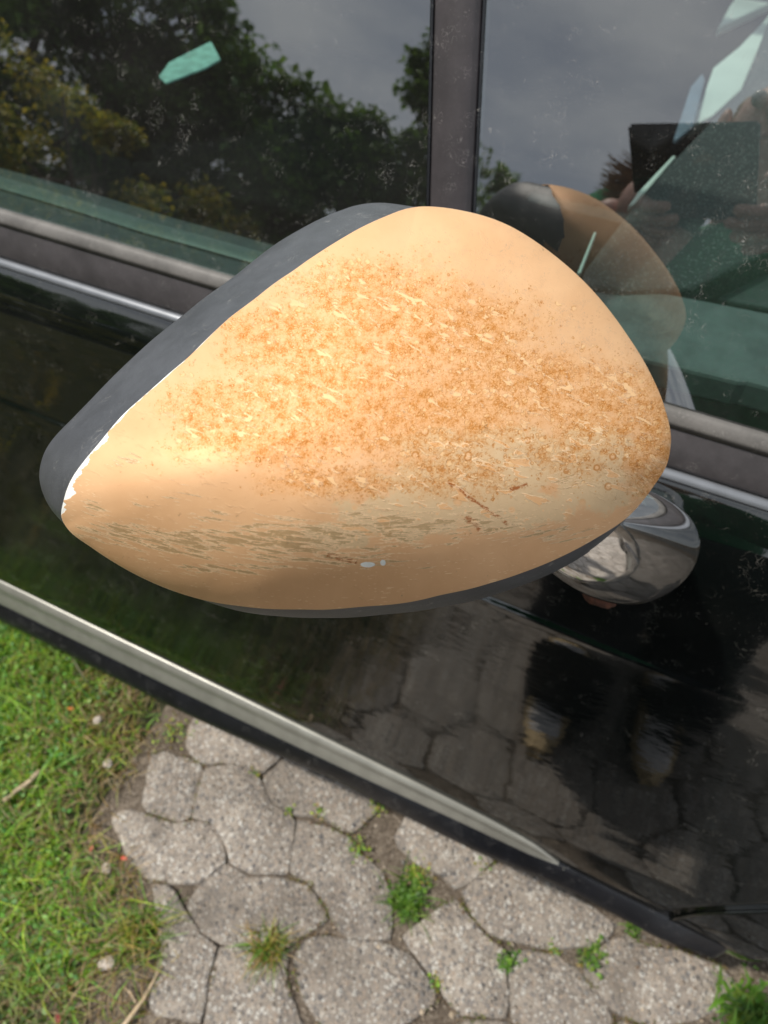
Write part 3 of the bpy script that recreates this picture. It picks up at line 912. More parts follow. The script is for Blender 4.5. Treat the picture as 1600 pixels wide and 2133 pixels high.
# --- side moulding: satin insert over a black rubber strip
XM = np.unique(np.concatenate([np.linspace(-1.16, 0.30, 74), np.linspace(0.30, 0.358, 14)]))
MX = np.array([-1.16, -0.80, -0.60, -0.42, -0.17, 0.02, 0.09, 0.145, 0.22, 0.275, 0.34, 0.37])
M_TOP = np.array([0.2855, 0.2850, 0.2816, 0.2784, 0.2733, 0.2679, 0.2627, 0.2522, 0.2490, 0.2481, 0.2470, 0.2470])
M_MID = np.array([0.2476, 0.2476, 0.2455, 0.2436, 0.2429, 0.2446, 0.2449, 0.2484, 0.2475, 0.2468, 0.2478, 0.2478])
M_BOT = np.array([0.2270, 0.2270, 0.2239, 0.2208, 0.2260, 0.2222, 0.2245, 0.2275, 0.2257, 0.2230, 0.2287, 0.2288])
M_ZM = np.array([0.388, 0.388, 0.388, 0.388, 0.388, 0.380, 0.374, 0.366, 0.356, 0.352, 0.348, 0.347])
_zz = np.linspace(0.345, 0.52, 400)
def skin_at_ratio(x, q):
    y = body_y(np.full(400, x), _zz)
    k = int(np.argmin(np.abs(y / (CAM_H - _zz) - q)))
    return float(y[k]), float(_zz[k])
def mid_pt(x):
    z = float(np.interp(x, MX, M_ZM)); return float(pchip(np.array([x]), MX, M_MID)[0]) * (CAM_H - z), z
def rub_sec(x):
    ym, zm = mid_pt(x)
    zb = zm - 0.027
    yb = float(pchip(np.array([x]), MX, M_BOT)[0]) * (CAM_H - zb)
    e = float(np.clip((0.3585 - x) / 0.012, 0, 1)) ** 0.5
    yi = ym + 0.004
    P = [(0.300, zm + 0.012), (ym + 0.012, zm + 0.010), (ym + 0.002, zm + 0.003), (ym * .86 + yb * .14, zm - 0.002), (ym * .45 + yb * .55, zm - 0.011), (yb + 0.0025, zm - 0.019), (yb, zb), (yb + 0.002, zb - 0.007), (yb + 0.009, zb - 0.014), (0.300, zb - 0.017)]
    return [((yi + (y - yi) * e if y < yi else y), z) for y, z in P]
strip('rubber_strip', rub_sec, XM, RUBBER, door)
X1 = 0.1445
XI = np.unique(np.concatenate([np.linspace(-1.16, 0.0, 60), np.linspace(0.0, X1 - 0.0045, 46)]))
def ins_sec(x):
    s = float(np.clip((X1 - x) / 0.10, 0, 1)) ** 0.6
    ym, zm = mid_pt(x)
    lo = np.array([ym + 0.002, zm + 0.003])
    yt, zt = skin_at_ratio(x, float(pchip(np.array([x]), MX, M_TOP)[0]))
    hi = np.array([yt, zt])
    u = hi - lo; n = np.array([-u[1], u[0]]); n /= np.linalg.norm(n) + 1e-9
    if n[1] < 0: n = -n
    P = [lo - n * 0.004, lo + n * 0.0006, lo + u * 0.05 + n * 0.0012 * s, lo + u * 0.40 + n * 0.0014 * s, lo + u * 0.60 + n * 0.0016 * s, lo + u * 0.66 + n * 0.0036 * s, lo + u * 0.80 + n * 0.0042 * s, lo + u * 0.92 + n * 0.0026 * s, lo + u * 0.98 + n * 0.001, hi - n * 0.006]
    return [(p[0], p[1]) for p in P]
strip('moulding_insert', ins_sec, XI, INSERT, door)

# --- glass
def glass_pt(x, z, off=0.0):
    return (x, BELT_Y + (z - BELT_Z) * math.tan(TILT) - off * math.cos(TILT), z + off * math.sin(TILT))
def div_x(z): return -0.1345 - 0.215 * (z - 1.0)
def pane(name, xl, xr, z0, z1, parent, nx=24, nz=12):
    V = []
    for i in range(nx + 1):
        for j in range(nz + 1):
            z = z0 + (z1 - z0) * j / nz
            a, b = xl(z), xr(z)
            V.append(glass_pt(a + (b - a) * i / nx, z))
    return obj(name, V, grid_faces(nx + 1, nz + 1), GLASS, parent, smooth=True)
pane('door_glass', lambda z: -1.12, lambda z: div_x(z) - 0.012, 0.985, 1.53, car)['label'] = 'tinted front door window reflecting trees'
pane('quarter_glass', lambda z: div_x(z) + 0.012, lambda z: 0.80 - 1.25 * (z - 1.0), 0.985, 1.53, car)['label'] = 'dusty quarter window ahead of the post'
pane('rear_door_glass', lambda z: -2.4, lambda z: -1.20, 0.985, 1.53, car)
def post(name, f0, f1, o0, o1, mat, parent, prof):
    V = []
    zs = np.linspace(0.99, 1.54, 14)
    for z in zs:
        for s, off in prof:
            x = f0(z) + (f1(z) - f0(z)) * s
            V.append(glass_pt(x, z, off))
    k = len(prof)
    F = [(i * k + j, i * k + (j + 1) % k, (i + 1) * k + (j + 1) % k, (i + 1) * k + j) for i in range(len(zs) - 1) for j in range(k)]
    return obj(name, V, F, mat, parent, smooth=True)
HW = 0.0165
post('window_post', lambda z: div_x(z) - HW + 0.002, lambda z: div_x(z) + HW, 0, 0, TRIM_DIV, car,
     [(0, -0.01), (0, 0.002), (0.015, 0.0045), (0.07, 0.0052), (0.5, 0.0085), (0.86, 0.0065), (0.93, 0.0045), (0.965, 0.0028), (1, 0.002), (1, -0.01)])
post('window_seal', lambda z: div_x(z) - HW - 0.0015, lambda z: div_x(z) - HW + 0.0015, 0, 0, RUBBER, car, [(0, -0.01), (0, 0.003), (0.5, 0.0044), (1, 0.002), (1, -0.01)])
post('window_seal', lambda z: div_x(z) + HW + 0.0003, lambda z: div_x(z) + HW + 0.0028, 0, 0, RUBBER, car, [(0, -0.01), (0, 0.0014), (0.5, 0.0022), (1, 0.001), (1, -0.01)])
post('door_pillar', lambda z: -1.21, lambda z: -1.11, 0, 0, TRIM_DARK, car, [(0, -0.02), (0, 0.004), (0.5, 0.008), (1, 0.004), (1, -0.02)])

# --- the rest of the shell, as far as a step to the side could show it
bm = bmesh.new()
YR, YL = 0.655, 1.66
def quad(bm, pts): bm.faces.new([bm.verts.new(p) for p in pts])
box(bm, (-2.7, 0.642, 1.53), (0.14, 0.70, 1.57), 0.008)
box(bm, (-2.7, 1.60, 1.53), (0.14, 1.658, 1.57), 0.008)
box(bm, (-2.75, 0.66, 1.52), (-2.62, 1.64, 1.56), 0.008)
obj_bm('roof_rail', bm, PAINT, car, True)
V = [(-2.65, 0.68, 1.575), (-2.65, 1.62, 1.575), (0.14, 1.62, 1.575), (0.14, 0.68, 1.575)]
V = [( -2.65 + 2.79 * i / 8, 0.68 + 0.94 * j / 6, 1.572 + 0.02 * math.sin(math.pi * j / 6)) for i in range(9) for j in range(7)]
obj('roof_glass', V, grid_faces(9, 7), GLASS_ROOF, car, smooth=True)
V = []
for i in range(9):
    s = i / 8
    for j in range(9):
        v = j / 8
        z = 1.565 - 0.565 * s
        yl, yr = glass_pt(0, z)[1] + 0.03, 2.3 - glass_pt(0, z)[1] - 0.03
        V.append((0.16 + 0.72 * s + 0.10 * math.sin(math.pi * v), yl + (yr - yl) * v, z))
obj('windscreen', V, grid_faces(9, 9), GLASS_ROOF, car, smooth=True)
for sgn in (0, 1):
    P = [np.array(glass_pt(0.80 - 1.25 * (z - 1.0) + 0.02, z)) for z in (0.97, 1.1, 1.3, 1.53)]
    if sgn: P = [np.array([p[0], 2.3 - p[1], p[2]]) for p in P]
    V, F = tube(P, [(0.026, 0.03)] * 4, 10)
    obj('roof_pillar', V, F, PAINT, car, smooth=True)
V = [(0.86 + 0.9 * i / 8, 0.40 + 1.5 * j / 8 + (0.02 * i / 8) * (4 - j) / 4, 0.985 - 0.16 * (i / 8) ** 1.6 + 0.03 * math.sin(math.pi * j / 8)) for i in range(9) for j in range(9)]
obj('bonnet', V, grid_faces(9, 9), PAINT, car, smooth=True)
# far side mirrored plainly
Vf, Ff = skin('x', -2.7, 1.75, 40, car, PAINT)
obj('far_side', [(x, 2.3 - y, z) for x, y, z in Vf], [f[::-1] for f in Ff], PAINT, car, smooth=True)
V = [(-1.2 + 1.9 * i / 6, 2.3 - glass_pt(0, z)[1], z) for i in range(7) for z in np.linspace(0.985, 1.53, 5)]
obj('far_window', V, grid_faces(7, 5), GLASS_ROOF, car, smooth=True)
bm = bmesh.new(); box(bm, (-2.72, 0.4, 0.3), (-2.66, 1.9, 1.52), 0.02); obj_bm('tailgate', bm, PAINT, car)
bm = bmesh.new(); box(bm, (1.70, 0.4, 0.25), (1.80, 1.9, 0.80), 0.03); obj_bm('front_bumper', bm, PAINT, car)
bm = bmesh.new(); box(bm, (-2.6, 0.47, 0.28), (0.9, 1.84, 0.31)); obj_bm('cabin_floor', bm, CLOTH_DARK, car)
for wx in (ARCH_X, -2.0):
    prof = [(-0.10, 0.20), (-0.10, 0.27), (-0.085, 0.300), (-0.04, 0.310), (0.04, 0.310), (0.085, 0.300), (0.10, 0.27), (0.10, 0.20)]
    V, n = [], 40
    for k in range(n):
        a = 2 * math.pi * k / n
        V += [(wx + r * math.cos(a), 0.42 + y, 0.306 + r * math.sin(a)) for y, r in prof]
    F = grid_faces(n, len(prof), True)
    wh = obj('wheel', V, F, RUBBER, car, smooth=True)
    V = []
    pr = [(-0.09, 0.205), (-0.075, 0.18), (-0.07, 0.08), (-0.08, 0.0)]
    for k in range(n):
        a = 2 * math.pi * k / n
        V += [(wx + r * math.cos(a), 0.42 + y, 0.306 + r * math.sin(a)) for y, r in pr]
    obj('rim', V, grid_faces(n, len(pr), True), INSERT, wh, smooth=True)

# --- cabin seen through the glass
def slab(name, px_pts, z, mat, parent, thick=0.03, dz=None, label=None):
    top = [at_z(x, y, z + (dz[i] if dz else 0)) for i, (x, y) in enumerate(px_pts)]
    n = len(top)
    V = top + [p - np.array([0, 0, thick]) for p in top]
    F = [tuple(range(n)), tuple(range(2 * n - 1, n - 1, -1))] + [(i, n + i, n + (i + 1) % n, (i + 1) % n) for i in range(n)]
    o = obj(name, V, F, mat, parent)
    bv = o.modifiers.new('soft', 'BEVEL'); bv.width = 0.004; bv.segments = 2
    return o
# inner sill of the front door
V, xs = [], np.linspace(-1.05, -0.20, 30)
sec = [(0.432, 0.985), (0.46, 0.975), (0.490, 0.958), (0.503, 0.954), (0.513, 0.956), (0.530, 0.953), (0.546, 0.944), (0.556, 0.925), (0.56, 0.80), (0.56, 0.35)]
for x in xs:
    w = 0.012 * math.sin((x + 1.0) * 5) - 0.02 * np.clip((x + 0.5) / 0.3, 0, 1) * -1
    V += [(x, y + (w if y > 0.45 else 0), z) for y, z in sec]
o = obj('door_ledge', V, grid_faces(len(xs), len(sec)), LEDGE, car, smooth=True)
V = []
for x in xs:
    w = 0.012 * math.sin((x + 1.0) * 5) + 0.02 * np.clip((x + 0.5) / 0.3, 0, 1)
    V += [(x, 0.492 + w, 0.9590), (x, 0.498 + w, 0.9625), (x, 0.508 + w, 0.9620), (x, 0.514 + w, 0.9570)]
obj('ledge_trim', V, grid_faces(len(xs), 4), LEDGE_HI, o, smooth=True)
dash = slab('dashboard', [(1205, 594), (1222, 556), (1310, 440), (1400, 336), (1487, 245), (1546, 184), (1577, 109), (1605, 34), (1800, -150), (2600, 300), (2400, 760), (1700, 480), (1600, 522), (1442, 600), (1300, 606)], 0.95, DASH, car, 0.10)
slab('dash_edge_trim', [(1309, 428), (1330, 398), (1402, 322), (1410, 324), (1352, 392), (1322, 426)], 0.935, PALE, dash, 0.01)
slab('dash_edge_trim', [(1238, 482), (1243, 482), (1210, 568), (1203, 568)], 0.945, PALE, dash, 0.01)
slab('lower_dash', [(1442, 604), (1600, 524), (1750, 450), (1900, 700), (1600, 640), (1440, 612)], 0.915, LEDGE, dash, 0.04)
slab('sill_panel', [(1120, 566), (1250, 585), (1420, 615), (1600, 650), (1800, 690), (1720, 840), (1560, 795), (1540, 795), (1330, 745), (1180, 716)], 0.945, simple('sill_plastic', (0.125, 0.14, 0.138), 0.5, 0.2, 40, 0.0005, 900), car, 0.03)
tp = slab('pale_stand_in', [(1487, 139), (1540, 96), (1590, 44), (1640, -20), (1700, -20), (1577, 112), (1546, 186), (1487, 240), (1440, 263), (1452, 232), (1466, 199)], 0.80, PALE, car, 0.02)  # this and the second pale slab stand in for an unidentified bright shape
tp['label'] = 'pale stand-in for an unidentified bright shape behind the dashboard'
slab('pale_stand_in', [(1496, 57), (1522, 8), (1560, -40), (1680, -40), (1625, -4), (1540, 36)], 0.80, PALE, car, 0.02)
slab('glass_edge_trim', [(1404, 287), (1440, 178), (1464, 150), (1470, 164), (1446, 262), (1412, 290)], 0.82, simple('blue_grey_trim', (0.14, 0.17, 0.23), 0.5), car, 0.01)
bm = bmesh.new(); box(bm, (-1.25, 0.68, 0.45), (-0.55, 1.10, 0.56), 0.04); box(bm, (-1.35, 0.68, 0.5), (-1.2, 1.10, 1.12), 0.05); box(bm, (-1.34, 0.79, 1.13), (-1.24, 0.99, 1.32), 0.03)
obj_bm('front_seat', bm, CLOTH_DARK, car, True)
bm = bmesh.new(); box(bm, (-1.25, 1.24, 0.45), (-0.55, 1.66, 0.56), 0.04); box(bm, (-1.35, 1.24, 0.5), (-1.2, 1.66, 1.12), 0.05); box(bm, (-1.34, 1.35, 1.13), (-1.24, 1.55, 1.32), 0.03)
obj_bm('front_seat', bm, CLOTH_DARK, car, True)
slab('mint_stand_in', [(330, 158), (352, 128), (440, 84), (460, 122), (428, 140), (345, 172)], 0.93, simple('mint_surface', (0.26, 0.48, 0.42), 0.6, 0.2, 60), car, 0.004)  # mint slab added as a stand-in for an unidentified pale cabin shape

# =================================================================== WING MIRROR
OUT = [(80, 1000), (84, 962), (97, 930), (150, 872), (200, 820), (300, 722), (400, 640), (500, 565), (600, 491), (700, 441), (750, 425), (800, 421.5), (850, 428),
       (900, 434), (960, 442), (1050, 470), (1145, 532), (1224, 604), (1293, 691), (1343, 770), (1378, 850), (1391, 920), (1385, 960), (1356, 1012), (1306, 1082),
       (1250, 1134), (1160, 1190), (1080, 1223), (1000, 1249), (900, 1269), (800, 1281), (700, 1288), (600, 1286), (500, 1274), (420, 1250), (335, 1214), (255, 1173), (195, 1137), (133, 1092), (95, 1045)]
SHELL = [(127, 1078), (131, 1050), (146, 1003), (174, 962), (205, 925), (258, 862), (302, 823), (350, 780), (400, 737), (470, 669), (540, 615), (600, 571), (650, 536), (700, 504), (760, 470), (800, 452), (850, 434),
         (880, 430), (910, 431), (960, 438), (1050, 465), (1150, 528), (1230, 600), (1300, 688), (1350, 768), (1385, 850), (1398, 920), (1392, 960), (1362, 1012), (1310, 1075),
         (1240, 1122), (1160, 1164), (1080, 1196), (1000, 1221), (900, 1244), (780, 1262), (650, 1270), (520, 1265), (420, 1249), (330, 1219), (250, 1179), (190, 1140), (140, 1101)]
MC = np.array([760.0, 880.0])
TH = np.linspace(-math.pi, math.pi, 721)[:-1]
def polar(P, smooth=4):
    P = np.array(P) - MC
    a, r = np.arctan2(P[:, 1], P[:, 0]), np.hypot(P[:, 0], P[:, 1])
    o = np.argsort(a); a, r = a[o], r[o]
    a = np.concatenate([a - 2 * math.pi, a, a + 2 * math.pi]); r = np.concatenate([r, r, r])
    v = pchip(TH, a, r)
    k = np.exp(-0.5 * (np.arange(-9, 10) / smooth) ** 2); k /= k.sum()
    return np.convolve(np.concatenate([v[-9:], v, v[:9]]), k, 'valid')
rO, rS = polar(OUT, 2.5), polar(SHELL, 1.6)
dirs = np.stack([np.cos(TH), np.sin(TH)], 1)
# how far each direction belongs to the rim (upper left) side
th_tip, th_top = math.atan2(1085 - 880, 125 - 760), math.atan2(430 - 880, 860 - 760)
wr = np.clip((rO - rS) / 50.0, 0, 1) * (dirs[:, 1] < 0.30) * (dirs[:, 0] < 0.35)
kk = np.exp(-0.5 * (np.arange(-110, 111) / 55) ** 2); kk /= kk.sum()
wr = np.convolve(np.concatenate([wr[-110:], wr, wr[:110]]), kk, 'valid')
def sil_depth(px): return 0.337 + 0.045 * (px[..., 0] - 750) / 1000 - 0.045 * (px[..., 1] - 850) / 1000
BULGE = 0.092
def dome(rho):
    rho = np.clip(rho, 0, 1)
    round_ = (1 - rho ** 2.15) ** 0.54
    flat = (1 - rho ** 2.15) ** 0.74
    return round_, flat
def mirror_pts(r_frac_of_outline, lift=0.0):
    """points of the dome at a fraction (per direction) of the outline"""
    px = MC + dirs * (rO * r_frac_of_outline)[:, None]
    a, b = dome(r_frac_of_outline)
    f = a * (1 - wr) + b * wr
    return px, sil_depth(px) - BULGE * f - lift
def to_world(px, d):
    return cC + ((px[:, :1] - 800) * cR + (px[:, 1:] - 1066.5) * cD + FPX * cW) / FPX * d[:, None]
def rings_obj(name, rings, mat, parent, attrs=None, close_centre=None, close_end=False):
    n = len(TH)
    V = np.concatenate([to_world(px, d) for px, d in rings])
    F = []
    for k in range(len(rings) - 1):
        for i in range(n):
            j = (i + 1) % n
            F.append((k * n + i, k * n + j, (k + 1) * n + j, (k + 1) * n + i))
    if close_end: F.append(tuple((len(rings) - 1) * n + i for i in range(n)))
    return obj(name, V, F, mat, parent, smooth=True, attrs=attrs)
def inset(px, q): return MC + (px - MC) * (1 - q / np.linalg.norm(px - MC, axis=1))[:, None]

# housing: black body that carries the painted shell; its edge shows as rim and lower trim
ratio = np.clip(rS / rO, 0, 1.2)
rings = []
for f in np.linspace(0.70, 0.995, 30):
    px, d = mirror_pts(np.full(len(TH), f)); rings.append((px, d + 0.0012))
edge_px_, edge_d = mirror_pts(np.full(len(TH), 0.999))
shy = 9 * (1 - np.clip(wr * 3, 0, 1)) * (dirs[:, 1] < 0.5)
for q, dd in [(0.5, 0.003), (3, 0.006), (8, 0.010), (14, 0.013)]:
    rings.append((inset(edge_px_, q + shy), edge_d + dd))
back = 0.010 + 0.034 * (1 - wr)
for q, s in [(26, 0.30), (48, 0.58), (80, 0.78), (130, 0.9)]:
    rings.append((inset(edge_px_, q + shy), edge_d + 0.013 + back * s))
for f in (0.7, 0.4, 0.1):
    px = MC + (edge_px_ - MC) * f
    rings.append((px, np.interp(f, [0, 1], [0.372, 0]) + (edge_d + 0.013 + back) * f))
wing = rings_obj('wing_mirror', rings, RIM, car)
wing['label'] = 'wing mirror with peeling beige cover and grey rim'
# reflecting glass on the side that faces the driver
px0 = inset(edge_px_, 60)
rings = []
for f in (1.0, 0.98, 0.7, 0.4, 0.05):
    px = MC + (px0 - MC) * f * (0.35 + 0.6 * wr)[:, None]
    rings.append((px, (0.372 * (1 - f) + (edge_d + 0.013 + back) * f) + 0.004))
rings_obj('mirror_glass', rings, MIRROR, wing, close_end=True)

# painted shell ------------------------------------------------------
def blob(px, items):
    out = np.zeros(len(px))
    for x, y, r, *a in items:
        rx, ry = (r if hasattr(r, '__len__') else (r, r))
        amp = a[0] if a else 1.0
        out = np.maximum(out, amp * np.exp(-((px[:, 0] - x) / rx) ** 2 - ((px[:, 1] - y) / ry) ** 2))
    return out
SPECK = [(780, 620, (150, 70), .95), (640, 715, (150, 75)), (900, 690, (190, 80)), (700, 820, (220, 80)), (460, 870, (105, 75), .85), (1060, 800, (170, 75)), (1270, 850, (130, 75)),
         (1365, 930, (60, 110)), (860, 870, (210, 80)), (610, 925, (130, 45)), (930, 980, (150, 50), .7), (700, 1000, (150, 35), .75), (1180, 940, (120, 60), .62), (520, 700, (70, 50), .7)]
HAZE = [(980, 560, (200, 110)), (650, 590, (140, 60), .9), (1180, 720, (140, 120)), (1330, 930, (90, 160)), (560, 690, (120, 60), .8), (1080, 480, (120, 60), .6), (1290, 760, (110, 100), .9)]
PRIMER = [(1080, 960, (230, 85)), (960, 1010, (210, 75)), (840, 1075, (190, 60), .95), (1230, 930, (120, 70), .85), (700, 1115, (110, 40), .85), (1050, 1060, (200, 60), .9), (1230, 1020, (140, 70), .8), (900, 925, (130, 45), .75)]
STREAK = [(250, 1110, (110, 40), .9), (400, 1130, (170, 45)), (600, 1125, (200, 60)), (800, 1100, (190, 65), .9), (980, 1090, (190, 50), .8), (700, 1165, (240, 30), .8), (460, 1185, (190, 25), .75), (260, 960, (45, 30), .62), (375, 1030, (60, 35), .66), (300, 1050, (50, 30), .55), (1150, 1110, (160, 35), .7), (440, 1075, (120, 25), .6), (1200, 1000, (90, 35), .6), (200, 1060, (40, 40), .8)]
fr_list = np.concatenate([np.r_[0.0006, np.linspace(0.012, 0.93, 130)], np.linspace(0.935, 1.0, 34)])
rings, at = [], {k: [] for k in ('uu', 'vv', 'speck', 'fine', 'primer', 'streak', 'edge')}
def add_ring(px, d, edge):
    rings.append((px, d))
    at['uu'].append(px[:, 0] / 100); at['vv'].append(px[:, 1] / 100)
    at['speck'].append(blob(px, [(a_[0], a_[1], tuple(1.18 * np.array(a_[2] if hasattr(a_[2], '__len__') else (a_[2], a_[2]))), *a_[3:]) for a_ in SPECK])); at['fine'].append(blob(px, HAZE)); at['primer'].append(blob(px, PRIMER)); at['streak'].append(blob(px, STREAK))
    at['edge'].append(edge)
lift = 0.0018
for f in fr_list:
    fr = f * np.minimum(ratio, 0.9985)
    px, d = mirror_pts(fr, lift)
    # silhouettes that belong to the shell reach its own outline
    over = np.clip(ratio - 0.9985, 0, 1) * f ** 8
    px = px + dirs * (rO * over)[:, None]
    onrim = np.where(wr > 0.15, (1 - f) * rS, 999.0)
    add_ring(px, d, onrim)
lastpx, lastd = rings[-1]
for q, dd in [(0.4, 0.0012), (1.2, 0.0030)]:
    add_ring(inset(lastpx, q), lastd + dd, np.full(len(TH), 999.0))
wrap = (1 - np.clip(wr * 3, 0, 1)) * (dirs[:, 1] < 0.5)           # upper inboard side folds back towards the glass
for q, dd in [(3, 0.007), (9, 0.014), (20, 0.025), (36, 0.037), (60, 0.049), (92, 0.058), (135, 0.063), (200, 0.066), (280, 0.067)]:
    add_ring(inset(lastpx, 1.2 + (q - 1.2) * wrap + 0.5 * (1 - wrap)), lastd + 0.003 + (dd - 0.003) * wrap, np.full(len(TH), 999.0))

def make_shell_mat():
    t = NT('peeling_beige_paint')
    u, v = t.attr('uu'), t.attr('vv')
    P = t.comb(u, v, 0.0)
    speck, fine, primer, streak, edge = (t.attr(k) for k in ('speck', 'fine', 'primer', 'streak', 'edge'))
    big = t.noise(P, 0.55, 4, 0.55)
    mid = t.noise(P, 2.2, 6, 0.6)
    hf = t.noise(P, 9.0, 4, 0.6)
    # lacquer
    c = t.mix(t.ss(big, 0.3, 0.7), (0.72, 0.425, 0.225), (0.78, 0.48, 0.268))
    c = t.mix(t.m('MULTIPLY', t.ss(mid, 0.45, 0.75), 0.25), c, (0.80, 0.50, 0.27))
    # curved direction of wiping: streaks follow the lower edge of the cover
    k = t.m('SUBTRACT', u, 7.6)
    vc = t.m('ADD', v, t.m('MULTIPLY', t.m('MULTIPLY', k, k), 0.030))
    S = t.comb(t.m('MULTIPLY', u, 0.9), t.m('MULTIPLY', vc, 5.0), 0.0)
    # ---- bare primer where the lacquer is gone
    na = t.noise(P, 1.7, 6, 0.62)
    pr_h = t.m('ADD', primer, t.m('MULTIPLY', t.m('SUBTRACT', na, 0.5), 1.1))
    pr = t.ss(pr_h, 0.44, 0.62)
    c = t.mix(t.m('MULTIPLY', pr, 0.9), c, t.mix(hf, (0.64, 0.455, 0.265), (0.74, 0.545, 0.335)))
    # ---- islands of lacquer left in the primer, with a pale rim
    ni = t.noise(t.comb(t.m('MULTIPLY', u, 1.4), t.m('MULTIPLY', t.m('SUBTRACT', v, t.m('MULTIPLY', u, 0.25)), 3.4), 0.0), 1.3, 3, 0.5, 0.4)
    isl = t.m('MULTIPLY', t.ss(ni, 0.595, 0.61), pr)
    isl_e = t.m('MULTIPLY', t.ss(t.m('ABSOLUTE', t.m('SUBTRACT', ni, 0.60)), 0.020, 0.006), pr)
    c = t.mix(isl, c, (0.78, 0.46, 0.23))
    # ---- olive scrapes along the lower edge
    S = t.comb(t.m('MULTIPLY', u, 1.0), t.m('MULTIPLY', vc, 8.5), 0.0)
    ns = t.noise(S, 1.5, 8, 0.66, 0.35)
    st_h = t.m('ADD', t.m('MULTIPLY', streak, 0.50), t.m('MULTIPLY', t.m('SUBTRACT', ns, 0.5), 1.5))
    st = t.ss(st_h, 0.40, 0.415)
    st_e = t.ss(t.m('ABSOLUTE', t.m('SUBTRACT', st_h, 0.395)), 0.050, 0.016)
    c = t.mix(t.m('MULTIPLY', st, 0.8), c, t.mix(hf, (0.40, 0.255, 0.12), (0.52, 0.365, 0.20)))
    # short pale dashes wiped along the curve
    def dashes(su, sv, thr, seed):
        Q = t.comb(t.m('MULTIPLY', u, su), t.m('MULTIPLY', vc, sv), seed)
        d = t.vor(Q, 1.0); kx = t.sep(t.vor(Q, 1.0, out='Color'))
        return t.m('MULTIPLY', t.ss(t.m('SUBTRACT', d, t.m('MULTIPLY', kx[1], 0.22)), 0.10, 0.02), t.m('GREATER_THAN', kx[0], thr))
    lowz = t.m('MULTIPLY', t.ss(t.m('ADD', vc, t.m('MULTIPLY', t.noise(P, 0.8, 4), 1.6)), 10.9, 12.2), t.ss(t.noise(P, 1.4, 5, 0.6), 0.40, 0.58))
    scr = t.m('MULTIPLY', t.m('MAXIMUM', dashes(3.2, 24.0, 0.55, 0.0), dashes(7.0, 30.0, 0.55, 4.0)), lowz)
    # ---- blistered speckle: rust dots and rings whose density fades out, no hard border
    sp_n = t.noise(P, 1.5, 7, 0.68)
    D = t.m('ADD', speck, t.m('MULTIPLY', t.m('SUBTRACT', sp_n, 0.52), 1.1))
    D = t.ss(D, 0.08, 0.72)
    hole = t.noise(t.comb(t.m('MULTIPLY', u, 1.5), t.m('MULTIPLY', t.m('SUBTRACT', v, t.m('MULTIPLY', u, 0.40)), 3.0), 5.0), 2.1, 5, 0.6, 0.4)
    hol = t.ss(hole, 0.60, 0.62)
    hol_e = t.m('MULTIPLY', t.ss(t.m('ABSOLUTE', t.m('SUBTRACT', hole, 0.61)), 0.018, 0.005), t.ss(D, 0.15, 0.5))
    Dn = t.m('MULTIPLY', D, t.m('SUBTRACT', 1.0, hol))
    Pd = t.vm('ADD', P, t.vm('MULTIPLY', t.vm('SUBTRACT', t.noise(P, 9, 3, out=1), (0.5, 0.5, 0.5)), (0.10, 0.10, 0.0)))
    rusty = t.ss(t.noise(P, 4.2, 8, 0.74), 0.38, 0.68)
    c = t.mix(t.m('MULTIPLY', Dn, t.m('MULTIPLY_ADD', rusty, 0.45, 0.12)), c, (0.72, 0.36, 0.105))
    def rings(scale, rmin, rvar, wid, seed, dens):
        Q = t.vm('ADD', Pd, (seed, seed * 0.6, 0))
        d = t.vor(Q, scale); kx = t.sep(t.vor(Q, scale, out='Color'))
        on = t.m('LESS_THAN', kx[0], t.m('MULTIPLY', dens, 0.95))
        r = t.m('MULTIPLY_ADD', kx[1], rvar, rmin)
        return t.m('MULTIPLY', t.ss(t.m('ABSOLUTE', t.m('SUBTRACT', d, r)), wid, wid * 0.3), on), t.m('MULTIPLY', t.ss(t.m('SUBTRACT', d, r), 0.02, -0.06), on), kx[2]
    ra1, ia1, qa1 = rings(6.0, 0.18, 0.26, 0.10, 2.2, Dn)
    ra2, ia2, qa2 = rings(12.0, 0.20, 0.22, 0.15, 6.4, Dn)
    ra3, ia3, qa3 = rings(24.0, 0.06, 0.22, 0.26, 9.1, Dn)
    c = t.mix(t.m('MULTIPLY', ia1, 0.6), c, (0.84, 0.56, 0.29))
    c = t.mix(t.m('MULTIPLY', ia2, 0.55), c, (0.82, 0.53, 0.27))
    e1 = t.ss(t.vor(Pd, 13.5, 'DISTANCE_TO_EDGE'), 0.17, 0.03)
    e2 = t.ss(t.vor(Pd, 25.0, 'DISTANCE_TO_EDGE'), 0.22, 0.05)
    nn = t.m('MULTIPLY', t.m('MAXIMUM', e1, t.m('MULTIPLY', e2, 0.7)), t.m('MULTIPLY', Dn, t.m('MULTIPLY_ADD', rusty, 0.90, 0.06)))
    c = t.mix(nn, c, (0.50, 0.195, 0.038))
    rcol = t.mix(t.noise(P, 6.0, 4, 0.7), (0.62, 0.27, 0.06), (0.36, 0.115, 0.015))
    c = t.mix(t.m('MULTIPLY', ra1, t.m('MULTIPLY_ADD', rusty, 0.35, 0.15)), c, rcol)
    c = t.mix(t.m('MULTIPLY', ra2, t.m('MULTIPLY_ADD', rusty, 0.75, 0.25)), c, rcol)
    c = t.mix(t.m('MULTIPLY', ra3, t.m('MULTIPLY_ADD', rusty, 0.65, 0.20)), c, rcol)
    c = t.mix(t.m('MULTIPLY', hol, t.m('MULTIPLY', D, 0.7)), c, (0.84, 0.55, 0.285))
    c = t.mix(t.m('MULTIPLY', hol_e, 0.35), c, (0.50, 0.33, 0.24))
